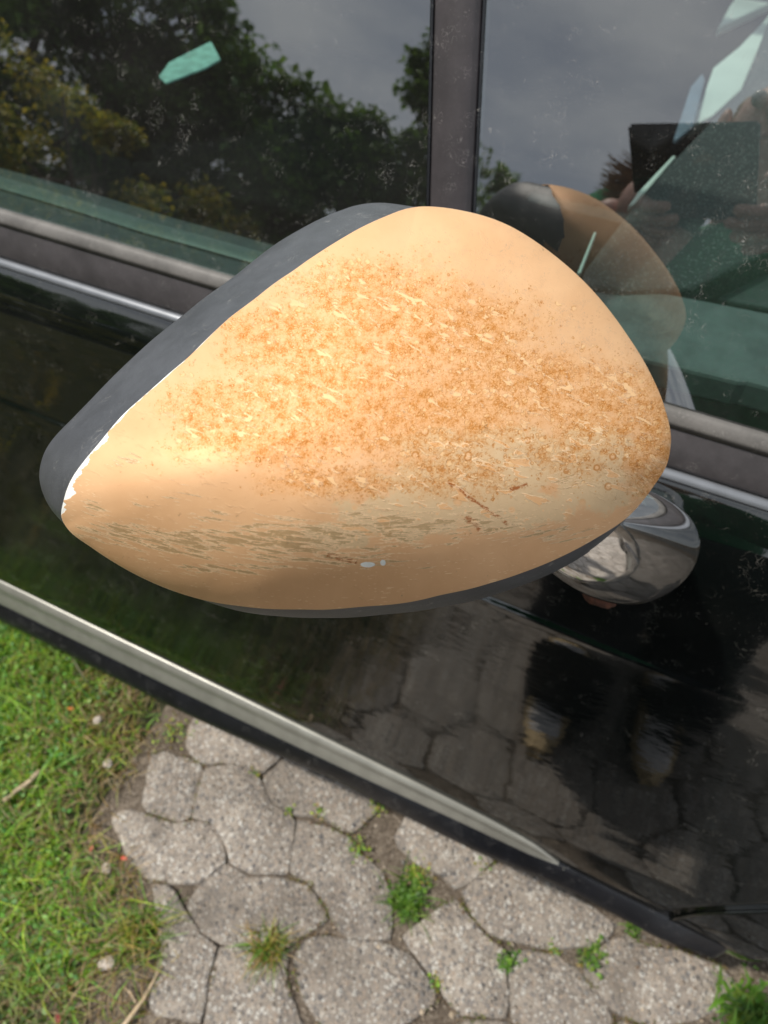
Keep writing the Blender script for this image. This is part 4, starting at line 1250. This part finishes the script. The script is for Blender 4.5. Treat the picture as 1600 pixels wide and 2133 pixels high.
    # ---- loose dots and rings over primer and to the right
    def dots(scale, thr, rmin, rvar, seed):
        Q = t.vm('ADD', P, (seed, seed * 0.7, 0))
        d = t.vor(Q, scale); kx = t.sep(t.vor(Q, scale, out='Color'))
        r = t.m('MULTIPLY_ADD', kx[1], rvar, rmin)
        on = t.m('GREATER_THAN', kx[0], thr)
        inside = t.m('MULTIPLY', t.ss(t.m('SUBTRACT', d, r), 0.03, -0.03), on)
        ring = t.m('MULTIPLY', t.ss(t.m('ABSOLUTE', t.m('SUBTRACT', d, r)), 0.085, 0.03), on)
        return inside, ring, kx[2]
    low = t.ss(v, 9.9, 10.9)
    i1, r1, q1 = dots(3.4, 0.62, 0.12, 0.16, 3.1)
    i2, r2, q2 = dots(8.5, 0.55, 0.12, 0.18, 7.7)
    i3, r3, q3 = dots(17.0, 0.50, 0.10, 0.16, 1.3)
    prz = t.m('MULTIPLY', pr, t.m('SUBTRACT', 1.0, isl))
    ringc = t.mix(low, (0.50, 0.21, 0.05), (0.84, 0.58, 0.34))
    c = t.mix(t.m('MULTIPLY', i1, prz), c, (0.76, 0.46, 0.24))
    c = t.mix(t.m('MULTIPLY', t.m('MULTIPLY', r1, prz), 0.8), c, ringc)
    c = t.mix(t.m('MULTIPLY', t.m('MULTIPLY', i2, t.m('MAXIMUM', prz, t.m('MULTIPLY', st, 0.5))), 0.9), c, (0.76, 0.48, 0.25))
    c = t.mix(t.m('MULTIPLY', t.m('MULTIPLY', r2, t.m('MAXIMUM', prz, t.m('MULTIPLY', st, 0.6))), 0.8), c, ringc)
    c = t.mix(t.m('MULTIPLY', t.m('MULTIPLY', i3, t.m('MULTIPLY', prz, t.ss(t.noise(P, 1.6, 3), 0.40, 0.58))), 0.85), c, t.mix(low, (0.42, 0.16, 0.03), (0.86, 0.60, 0.36)))
    # fine pimples on the weathered right side and thin wrinkles across the top
    fz = t.m('MULTIPLY', t.ss(fine, 0.25, 0.7), t.ss(t.noise(P, 2.4, 5, 0.65), 0.40, 0.60))
    i4, r4, q4 = dots(15.0, 0.35, 0.14, 0.18, 5.9)
    rightside = t.ss(u, 11.6, 13.2)
    c = t.mix(t.m('MULTIPLY', t.m('MULTIPLY', r4, fz), t.m('MULTIPLY_ADD', rightside, 0.40, 0.26)), c, t.mix(rightside, (0.52, 0.32, 0.22), (0.44, 0.17, 0.035)))
    n6 = t.noise(P, 11.0, 2, 0.5, 2.0)
    wrk = t.m('MULTIPLY', t.ss(t.m('ABSOLUTE', t.m('SUBTRACT', n6, 0.5)), 0.030, 0.010), t.m('MULTIPLY', t.ss(fine, 0.2, 0.7), t.ss(t.noise(P, 5.0, 3), 0.48, 0.60)))
    c = t.mix(t.m('MULTIPLY', wrk, 0.40), c, (0.40, 0.27, 0.20))
    # rust runs: two darker trails
    def trail(x0, y0, x1, y1, w):
        L2 = (x1 - x0) ** 2 + (y1 - y0) ** 2
        du, dv = t.m('SUBTRACT', u, x0), t.m('SUBTRACT', v, y0)
        s = t.m('DIVIDE', t.m('ADD', t.m('MULTIPLY', du, x1 - x0), t.m('MULTIPLY', dv, y1 - y0)), L2)
        dist = t.m('DIVIDE', t.m('SUBTRACT', t.m('MULTIPLY', du, y1 - y0), t.m('MULTIPLY', dv, x1 - x0)), math.sqrt(L2))
        dist = t.m('ABSOLUTE', t.m('ADD', dist, t.m('MULTIPLY', t.m('SUBTRACT', t.noise(P, 3.0, 4), 0.5), w * 3.2)))
        inr = t.m('MULTIPLY', t.ss(s, 0.0, 0.05), t.ss(s, 1.0, 0.95))
        return t.m('MULTIPLY', t.m('MULTIPLY', t.ss(dist, w, w * 0.35), inr), t.ss(t.noise(P, 8, 3, 0.7), 0.40, 0.54))
    runs = t.m('MAXIMUM', t.m('MAXIMUM', trail(9.3, 10.0, 10.6, 10.95, 0.055), trail(6.8, 11.55, 7.45, 11.72, 0.08)), t.m('MAXIMUM', trail(9.7, 10.75, 10.0, 11.05, 0.10), trail(10.6, 10.18, 11.0, 10.08, 0.06)))
    c = t.mix(t.m('MULTIPLY', runs, 0.9), c, (0.36, 0.10, 0.014))
    # pale outlines
    pale = t.m('MAXIMUM', t.m('MAXIMUM', t.m('MULTIPLY', st_e, t.ss(streak, 0.10, 0.35)), t.m('MULTIPLY', isl_e, 0.7)), t.m('MULTIPLY', scr, 0.8))
    c = t.mix(t.m('MULTIPLY', pale, 0.95), c, (0.90, 0.65, 0.41))
    # tiny black cracks
    n5 = t.noise(P, 7.0, 2, 0.5, 2.5)
    crk = t.m('MULTIPLY', t.ss(t.m('ABSOLUTE', t.m('SUBTRACT', n5, 0.5)), 0.018, 0.006), t.ss(t.noise(P, 3.4, 3), 0.665, 0.70))
    c = t.mix(t.m('MULTIPLY', crk, 0.55), c, (0.16, 0.085, 0.04))
    # white primer where paint has chipped: along the rim and in two spots low down
    ew = t.m('MULTIPLY', t.ss(v, 6.4, 9.8), t.m('MULTIPLY', t.m('SUBTRACT', t.noise(t.comb(t.m('MULTIPLY', v, 1.0), 0.0, t.m('MULTIPLY', u, 0.12)), 2.6, 4, 0.6), 0.40), 80.0))
    ew = t.m('MULTIPLY', ew, t.m('MULTIPLY_ADD', t.ss(v, 8.6, 9.6), 0.85, 0.45))
    ew = t.m('MULTIPLY', ew, t.ss(v, 10.75, 10.6))
    wh = t.ss(t.m('SUBTRACT', ew, edge), -0.6, 0.6)
    def chip(x, y, rx, ry):
        a = t.m('DIVIDE', t.m('SUBTRACT', u, x), rx); b = t.m('DIVIDE', t.m('SUBTRACT', v, y), ry)
        d = t.m('ADD', t.m('MULTIPLY', a, a), t.m('MULTIPLY', b, b))
        return t.ss(t.m('ADD', d, t.m('MULTIPLY', t.m('SUBTRACT', hf, 0.5), 0.9)), 1.15, 0.95)
    wh = t.m('MAXIMUM', wh, t.m('MAXIMUM', chip(7.66, 11.76, 0.15, 0.055), chip(7.98, 11.72, 0.055, 0.06)))
    c = t.mix(wh, c, (0.86, 0.86, 0.84))
    c = t.mix(t.m('MULTIPLY', t.ss(t.m('SUBTRACT', edge, ew), 4.0, 0.8), t.m('MULTIPLY', t.ss(ew, 1.0, 3.0), 0.5)), c, (0.40, 0.22, 0.10)) if False else c
    c = t.mix(1.0, c, (1.13, 1.12, 1.10), 'MULTIPLY')
    h = t.m('SUBTRACT', t.m('ADD', t.m('MULTIPLY', t.m('ADD', pale, t.m('ADD', isl, hol)), 0.6), t.m('MULTIPLY', hf, 0.12)), t.m('ADD', t.m('MULTIPLY', t.m('ADD', t.m('ADD', ra1, ra2), st), 0.5), t.m('ADD', t.m('MULTIPLY', wh, 2.0), crk)))
    h = t.m('ADD', h, t.m('MULTIPLY', t.m('ADD', i4, r2), t.m('MULTIPLY', fz, 0.5)))
    rough = t.m('ADD', 0.60, t.m('ADD', t.m('MULTIPLY', D, 0.12), t.m('MULTIPLY', t.m('ADD', st, pr), 0.03)))
    b = t.bsdf(Base_Color=c, Roughness=rough, IOR=1.5, Metallic=t.m('MULTIPLY', 0.28, t.m('SUBTRACT', 1.0, wh)))
    b.inputs['Specular IOR Level'].default_value = 0.28
    t.set(b.inputs['Normal'], t.bump(h, 0.00013, 0.8))
    return t.done(b)
SHELLM = make_shell_mat()
attrs = {k: np.concatenate(a) for k, a in at.items()}
rings_obj('painted_cover', rings, SHELLM, wing, attrs=attrs)['label'] = 'sun-bleached beige cover with rust rings and scrapes'

# chrome foot that carries the mirror on the door
a0, a1 = at_d(1120, 1085, 0.335), at_d(1374, 1196, 0.497)
axis = (a1 - a0) / np.linalg.norm(a1 - a0)
va = np.array([0, 0, 1.0]) - axis * axis[2]; va /= np.linalg.norm(va)
vb = np.cross(axis, va)
V, K, n = [], 48, 44
for i in range(n):
    s = 0.5 - 0.5 * math.cos(math.pi * i / (n - 1))
    c0 = a0 + (a1 - a0) * s + va * 0.007
    e = (s - 0.66) / (0.66 if s < 0.66 else 0.34)
    k = math.sqrt(max(1 - abs(e) ** 2.1, 0.0))
    for j in range(K):
        th = 2 * math.pi * j / K
        V.append(c0 + va * 0.0375 * k * math.cos(th) + vb * 0.0265 * k * math.sin(th))
obj('mirror_foot', V, [(i * K + j, i * K + (j + 1) % K, (i + 1) * K + (j + 1) % K, (i + 1) * K + j) for i in range(n - 1) for j in range(K)], CHROME, wing, smooth=True)['label'] = 'chromed foot joining the mirror to the door'
# rusty bracket peeping out under the foot
c0 = at_d(1248, 1243, 0.50)
bm = bmesh.new(); bmesh.ops.create_uvsphere(bm, u_segments=16, v_segments=8, radius=1)
for v in bm.verts: v.co = Vector(c0) + Vector(np.array(v.co) * np.array([0.012, 0.008, 0.004])) * (1 + rng.normal(0, 0.05))
obj_bm('rusty_bracket', bm, RUST, wing, True)
# =================================================================== PHOTOGRAPHER (seen only in reflections)
def skin_obj(name, verts, edges, radii, mat, parent, sub=2):
    me = bpy.data.meshes.new(name)
    me.from_pydata([tuple(map(float, v)) for v in verts], edges, [])
    o = bpy.data.objects.new(name, me); COL.objects.link(o)
    sm = o.modifiers.new('skin', 'SKIN')
    sv = me.skin_vertices[0] if me.skin_vertices else None
    if sv is None:
        bm = bmesh.new(); bm.from_mesh(me); bm.verts.layers.skin.verify(); bm.to_mesh(me); bm.free()
        sv = me.skin_vertices[0]
    for i, r in enumerate(radii):
        sv.data[i].radius = r if hasattr(r, '__len__') else (r, r)
    sv.data[0].use_root = True
    ss_ = o.modifiers.new('sub', 'SUBSURF'); ss_.levels = ss_.render_levels = sub
    dg = bpy.context.evaluated_depsgraph_get()
    nm = bpy.data.meshes.new_from_object(o.evaluated_get(dg))
    nm.name = name
    bpy.data.objects.remove(o)
    nm.materials.clear(); nm.materials.append(mat)
    nm.polygons.foreach_set('use_smooth', [True] * len(nm.polygons))
    o = bpy.data.objects.new(name, nm); COL.objects.link(o)
    o.parent = parent; o.matrix_parent_inverse = Matrix.Translation(-parent.location)
    return o
SKIN = simple('skin', (0.58, 0.34, 0.27), 0.5, 0.08, 30)
SWEATER = simple('green_knit', (0.012, 0.20, 0.075), 0.9, 0.2, 120, 0.002, 300)
TROUSERS = simple('dark_denim', (0.018, 0.018, 0.024), 0.85, 0.3, 150, 0.002, 60)
HAIR = simple('brown_hair', (0.32, 0.20, 0.115), 0.5, 0.4, 90)
SHOE = simple('tan_suede', (0.62, 0.47, 0.27), 0.8, 0.15, 60)
INSOLE = simple('pale_lining', (0.80, 0.76, 0.74), 0.8, 0.1, 60)
fwd = np.array([-0.26, 0.966, 0.0]); sid = np.array([0.966, 0.26, 0.0]); up = np.array([0, 0, 1.0])
base = np.array([0.205, -0.50, 0.0])
person = empty('person', tuple(base))
tag(person, 'person in green sweater and dark trousers leaning in to photograph the mirror', 'person')
def pp(s, f, z): return base + sid * s + fwd * f + up * z
feet = [np.array([0.103, -0.405, 0.0]), np.array([0.345, -0.455, 0.0])]
hip = pp(0, -0.06, 0.86); waist = pp(-0.01, -0.05, 1.02); chest = pp(-0.06, 0.10, 1.27); neck = pp(-0.06, 0.18, 1.44); headb = pp(-0.055, 0.21, 1.52); headt = pp(-0.05, 0.24, 1.65)
shL, shR = pp(-0.265, 0.25, 1.40), pp(0.09, 0.20, 1.38)
elL, elR = pp(-0.40, 0.30, 1.18), pp(0.20, 0.27, 1.12)
wrL, wrR = loc(-0.135, 0.085, -0.035), loc(0.135, 0.085, -0.035)
knL = feet[0] * [1, 1, 0] + fwd * -0.02 + up * 0.47; knR = feet[1] * [1, 1, 0] + fwd * -0.02 + up * 0.47
anL, anR = feet[0] + fwd * -0.055 + up * 0.09, feet[1] + fwd * -0.055 + up * 0.09
hpL, hpR = pp(-0.085, -0.06, 0.84), pp(0.085, -0.06, 0.84)
toL, toR = feet[0] + np.array([0.0, 0.03, 0.03]), feet[1] + np.array([0.0, 0.03, 0.03])
BV = [hip, waist, chest, neck, headb, headt, shL, elL, wrL, shR, elR, wrR, hpL, knL, anL, hpR, knR, anR, toL, toR]
BE = [(0, 1), (1, 2), (2, 3), (3, 4), (4, 5), (2, 6), (6, 7), (7, 8), (2, 9), (9, 10), (10, 11), (0, 12), (12, 13), (13, 14), (0, 15), (15, 16), (16, 17), (14, 18), (17, 19)]
BR = [.10, .105, .11, .052, .082, .085, .055, .037, .026, .055, .037, .026, .08, .052, .035, .08, .052, .035, .02, .02]
skin_obj('body', BV, BE, BR, SKIN, person)
skin_obj('sweater', [hip + up * 0.03, waist, chest, neck + up * -0.03, shL, elL, wrL * .9 + elL * .1, shR, elR, wrR * .9 + elR * .1],
         [(0, 1), (1, 2), (2, 3), (2, 4), (4, 5), (5, 6), (2, 7), (7, 8), (8, 9)], [.165, .15, .15, .075, .085, .06, .042, .085, .06, .042], SWEATER, person)
skin_obj('trousers', [hip, hpL, knL, feet[0] - up * 0.02 - fwd * 0.062, hpR, knR, feet[1] - up * 0.02 - fwd * 0.062], [(0, 1), (1, 2), (2, 3), (0, 4), (4, 5), (5, 6)], [.145, .135, .135, .145, .135, .135, .145], TROUSERS, person)
tfw = np.array([-0.10, 0.995, 0.0]); tsd = np.array([0.995, 0.10, 0.0])
for ft in feet:
    V = []; n = 22
    for i in range(n):
        s = i / (n - 1); a = -0.115 + 0.235 * s
        w = 0.054 * (math.sin(math.pi * min(max(s * 0.96 + 0.04, 0.02), 0.985)) ** 0.45) * (0.86 + 0.2 * s)
        h = 0.060 - 0.030 * s
        for j in range(14):
            th = 2 * math.pi * j / 14
            V.append(ft + tfw * a + tsd * w * math.cos(th) + up * (h / 2 + 0.004 + h / 2 * math.sin(th)))
    F = grid_faces(n, 14)
    F += [(i * 14 + 13, (i + 1) * 14 + 13, (i + 1) * 14, i * 14) for i in range(n - 1)] + [tuple(range(13, -1, -1)), tuple((n - 1) * 14 + q for q in range(14))]
    sh = obj('shoe', V, F, SHOE, person, smooth=True)
    bm = bmesh.new(); bmesh.ops.create_uvsphere(bm, u_segments=18, v_segments=10, radius=1)
    for v in bm.verts: v.co = Vector(ft + tfw * (0.066 + 0.030 * v.co.y) + tsd * 0.038 * v.co.x + up * (0.038 + 0.012 * v.co.z))
    obj_bm('instep', bm, INSOLE, sh, True)
# face
hc = (headb + headt) / 2 + up * 0.0
for s in (-1, 1):
    bm = bmesh.new(); bmesh.ops.create_uvsphere(bm, u_segments=12, v_segments=8, radius=0.012)
    for v in bm.verts: v.co += Vector(hc + fwd * 0.073 + sid * 0.032 * s - up * 0.002)
    obj_bm('eye', bm, simple('eye_white', (0.6, 0.6, 0.58), 0.2), person, True)
    bm = bmesh.new(); bmesh.ops.create_uvsphere(bm, u_segments=12, v_segments=8, radius=1)
    for v in bm.verts: v.co = Vector(hc + sid * 0.088 * s - up * 0.012) + Vector(np.array(v.co) * np.array([0.012, 0.02, 0.032]))
    obj_bm('ear', bm, SKIN, person, True)
V, F = tube([hc + fwd * 0.078 + up * 0.012, hc + fwd * 0.094 - up * 0.014, hc + fwd * 0.104 - up * 0.034, hc + fwd * 0.082 - up * 0.042], [.007, .010, .013, .008], 10)
obj('nose', V, F, SKIN, person, smooth=True)
V, F = tube([hc + fwd * 0.072 + sid * s * 0.024 - up * 0.062 + fwd * 0.012 * (1 - abs(s)) for s in (-1, -.5, 0, .5, 1)], [.002, .005, .006, .005, .002], 8)
obj('mouth', V, F, simple('lips', (0.40, 0.15, 0.13), 0.45), person, smooth=True)
# hair: cap and loose strands falling forward over the left shoulder
hv = [headt + fwd * -0.03 + up * 0.005, hc + fwd * -0.055 + up * 0.02, headb - fwd * 0.06 - up * 0.02, neck - fwd * 0.05 - up * 0.08]
hb = skin_obj('hair', hv, [(0, 1), (1, 2), (2, 3)], [.092, .102, .085, .05], HAIR, person)
V, F, o_ = [], [], 0
for k in range(650):
    s0 = hc + sid * rng.uniform(-0.085, -0.055) + fwd * rng.uniform(-0.05, 0.0) + up * rng.uniform(-0.06, 0.0)
    e0 = np.array([-0.104, -0.195, 1.402]) + np.clip(rng.normal(0, 1, 3), -1.8, 1.8) * np.array([0.018, 0.02, 0.018])
    m0 = np.array([rng.uniform(0.0, 0.05), rng.uniform(-0.30, -0.22), rng.uniform(1.36, 1.42)])
    P = [s0 * (1 - q) ** 2 + 2 * m0 * q * (1 - q) + e0 * q * q for q in np.linspace(0, 1, 7)]
    v_, f_ = tube(P, [0.0016] * 5 + [0.0012, 0.0005], 3, cap=False)
    V += v_; F += [tuple(i + o_ for i in f) for f in f_]; o_ += len(v_)
obj('hair_strands', V, F, HAIR, hb, smooth=True)['kind'] = 'stuff'
# hands: palm, four fingers and thumb, closed round the phone from below
def hand(sg):
    w = wrL if sg < 0 else wrR
    palm = loc(sg * 0.112, 0.085, -0.022); kn = loc(sg * 0.092, 0.088, -0.012)
    Vh = [w, palm, kn]; E = [(0, 1), (1, 2)]; Rr = [.026, .032, .030]
    tips = [(0.020, 0.062, 1.0), (0.010, 0.080, 1.0), (0.016, 0.098, .95), (0.034, 0.114, .85)]
    for q, (tx, td, k) in enumerate(tips):
        b0 = len(Vh)
        d0 = 0.066 + q * 0.016
        Vh += [loc(sg * 0.088, d0, -0.004), loc(sg * 0.070, d0 - 0.001, 0.010), loc(sg * (0.070 + (tx + 0.02 - 0.070) * .55), td, 0.014), loc(sg * (tx + 0.02), td, 0.009)]
        Rr += [.0105, .0098, .0090, .0075]
        E += [(1, b0), (b0, b0 + 1), (b0 + 1, b0 + 2), (b0 + 2, b0 + 3)]
    b0 = len(Vh)
    Vh += [loc(sg * 0.105, 0.060, -0.030), loc(sg * 0.085, 0.045, -0.032), loc(sg * 0.060, 0.040, -0.024)]
    Rr += [.014, .012, .009]; E += [(1, b0), (b0, b0 + 1), (b0 + 1, b0 + 2)]
    skin_obj('hand', Vh, E, Rr, SKIN, person, 2)
hand(-1); hand(1)
# the phone itself
bm = bmesh.new(); box(bm, (-0.0825, -0.0625, -0.0045), (0.0825, 0.0625, 0.0045), 0.0035)
ph = obj_bm('mobile_phone', bm, simple('black_phone_glass', (0.008, 0.008, 0.009), 0.15), None, True)
ph.matrix_world = Matrix.Translation(Vector(loc(-0.0225, 0.0275, -0.0125))) @ M3.to_4x4()
tag(ph, 'black mobile phone held up in both hands, lens towards the mirror', 'phone')
for k in range(2):
    bm = bmesh.new(); bmesh.ops.create_cone(bm, cap_ends=True, segments=24, radius1=0.008, radius2=0.0075, depth=0.0012)
    for v in bm.verts: v.co += Vector((0.0225 - 0.024 * (k + 1), 0.0275, -0.0050))
    le = obj_bm('lens', bm, DARK, None, True); le.parent = ph

# =================================================================== TREES AND SHRUBS (behind the photographer, mirrored in the glass)
BARK = simple('bark', (0.075, 0.058, 0.042), 0.9, 0.3, 12, 0.02, 30)
VIEW0 = np.array([-0.35, 0.48, 0.0])
def place(az, dist):
    a = math.radians(az)
    return VIEW0 + np.array([math.sin(a), -math.cos(a), 0]) * dist
def tree(az, dist, height, radius, label, shape='round', cols=None, nleaf=17000, base_frac=0.10, name='tree', cat='tree', group='trees behind the photographer', leafsize=0.15, lumps=58):
    c = place(az, dist)
    root = empty(name, tuple(c)); tag(root, label, cat, group)
    # trunk and limbs
    V, F, off = [], [], 0
    def add(path, rad):
        nonlocal V, F, off
        v_, f_ = tube(path, rad, 7); V += v_; F += [tuple(i + off for i in f) for f in f_]; off += len(v_)
    tp_ = [c + np.array([rng.normal(0, .03) * k, rng.normal(0, .03) * k, height * 0.92 * k / 7]) for k in range(8)]
    r0 = height * 0.022
    add(tp_, [r0 * (1 - k / 8.5) for k in range(8)])
    for k in range(9):
        a = rng.uniform(0, 6.28); z0 = rng.uniform(0.2, 0.8) * height
        L = radius * rng.uniform(0.5, 0.9) * (1.0 - 0.6 * (z0 / height) if shape == 'cone' else 1.0)
        p0 = c + up * z0
        add([p0, p0 + np.array([math.cos(a), math.sin(a), 0.35]) * L * .5, p0 + np.array([math.cos(a), math.sin(a), 0.5]) * L], [r0 * .35, r0 * .22, r0 * .08])
    obj('trunk', V, F, BARK, root, smooth=True)
    # clumps
    cl = []
    for k in range(lumps):
        h = rng.uniform(base_frac, 1.0) ** 0.9
        if shape == 'cone': rr = radius * (1.04 - h) ** 0.8
        elif shape == 'bush': rr = radius * math.sqrt(max(1 - (h * 0.95) ** 2, 0.02))
        else: rr = radius * math.sqrt(max(1 - ((h - 0.55) / 0.52) ** 2, 0.03))
        a = rng.uniform(0, 6.28); q = rr * math.sqrt(rng.uniform(0.15, 1))
        cl.append((c + np.array([math.cos(a) * q, math.sin(a) * q, h * height]), radius * rng.uniform(0.16, 0.34) * (0.6 if shape == 'cone' and h > .6 else 1)))
    per = nleaf // lumps
    Ps, Cs = [], []
    cols = cols or [(0.028, 0.060, 0.020), (0.040, 0.085, 0.024), (0.058, 0.105, 0.030), (0.020, 0.045, 0.018)]
    for p0, r in cl:
        d = rng.normal(0, 1, (per, 3)); d /= np.linalg.norm(d, axis=1)[:, None]
        rad = r * rng.uniform(0.25, 1.25, per) ** 0.6
        q = p0 + d * rad[:, None] * np.array([1.15, 1.15, 0.75])
        Ps.append(q)
        Cs.append(pick(cols, per, 0.25) * rng.uniform(0.75, 1.3))
    Ps, Cs = np.concatenate(Ps), np.concatenate(Cs)
    Ps[:, 2] = np.maximum(Ps[:, 2], 0.05)
    V, F, C = leaflets(Ps, rng.uniform(-1.2, 0.9, len(Ps)), rng.uniform(0.6, 1.4, len(Ps)) * leafsize, Cs, 0.6)
    np_mesh('crown', V, F, C, LEAF, root)
    return root
D1 = [(0.10, 0.20, 0.055), (0.13, 0.25, 0.065), (0.17, 0.29, 0.075), (0.065, 0.14, 0.045)]
D2 = [(0.07, 0.145, 0.05), (0.10, 0.19, 0.055), (0.135, 0.23, 0.065)]
tree(-52.5, 12.0, 7.6, 1.7, 'tall broadleaf tree with dense rounded crown at the end of the row', cols=D1)
tree(-47.0, 12.5, 7.2, 1.35, 'broadleaf tree with ragged top beside the tallest crown', cols=D1)
tree(-41.8, 12.0, 8.0, 1.45, 'loose broadleaf tree with sky showing between its branches', cols=D2, nleaf=13000, lumps=48)
tree(-37.2, 12.5, 6.1, 1.3, 'middle-sized dark tree stepping down from the tall group', cols=D2)
tree(-32.6, 12.2, 5.9, 1.45, 'low dark tree at the start of the even hedge line', cols=D2)
tree(-28.2, 12.4, 5.7, 1.45, 'low dark tree in the middle of the even hedge line', cols=D2)
tree(-24.2, 12.0, 5.6, 1.25, 'low dark tree just before the pointed conifer', cols=D2)
tree(-20.4, 11.6, 7.2, 1.55, 'pointed dark conifer standing above the hedge line', 'cone', cols=D2, nleaf=11000, lumps=52)
tree(-15.2, 12.2, 5.7, 1.2, 'spreading dark tree at the open end of the row', cols=D2, nleaf=6000)
tree(-10.8, 12.6, 4.9, 1.0, 'small thin tree with open branches last in the row', cols=D2, nleaf=3200, lumps=22)
YB = [(0.40, 0.36, 0.04), (0.25, 0.29, 0.045), (0.48, 0.40, 0.045), (0.17, 0.23, 0.04)]
for az, dist, h, lab in [(-55, 8.6, 3.7, 'tall yellow flowering shrub below the highest tree'), (-50, 8.5, 3.6, 'yellow flowering shrub second from the far end of the bed'), (-45.2, 8.6, 3.5, 'broad yellow-green shrub in the middle of the bed'),
                         (-40.4, 8.7, 3.2, 'lower olive shrub beside the broad yellow-green one'), (-35.6, 8.9, 2.9, 'olive shrub under the dark trees'), (-30.8, 9.0, 2.8, 'low brownish green shrub under the dark trees'), (-26.0, 9.0, 2.8, 'low mixed green shrub before the conifer')]:
    tree(az, dist, h, 0.85, lab, 'bush', YB if az < -38 else [(0.19, 0.19, 0.04), (0.11, 0.16, 0.04), (0.24, 0.21, 0.05)], 3600, 0.02, 'shrub', 'shrub', 'shrubs in front of the trees', 0.075, 24)
for az in range(-62, -6, 6):
    tree(az + rng.uniform(-1, 1), 13.6, 4.3 + rng.uniform(-.3, .3), 1.35, 'dark green hedge bush closing the gaps behind the trees', 'bush', D2, 5200, 0.02, 'hedge_bush', 'shrub', 'hedge behind the trees', 0.16, 22)
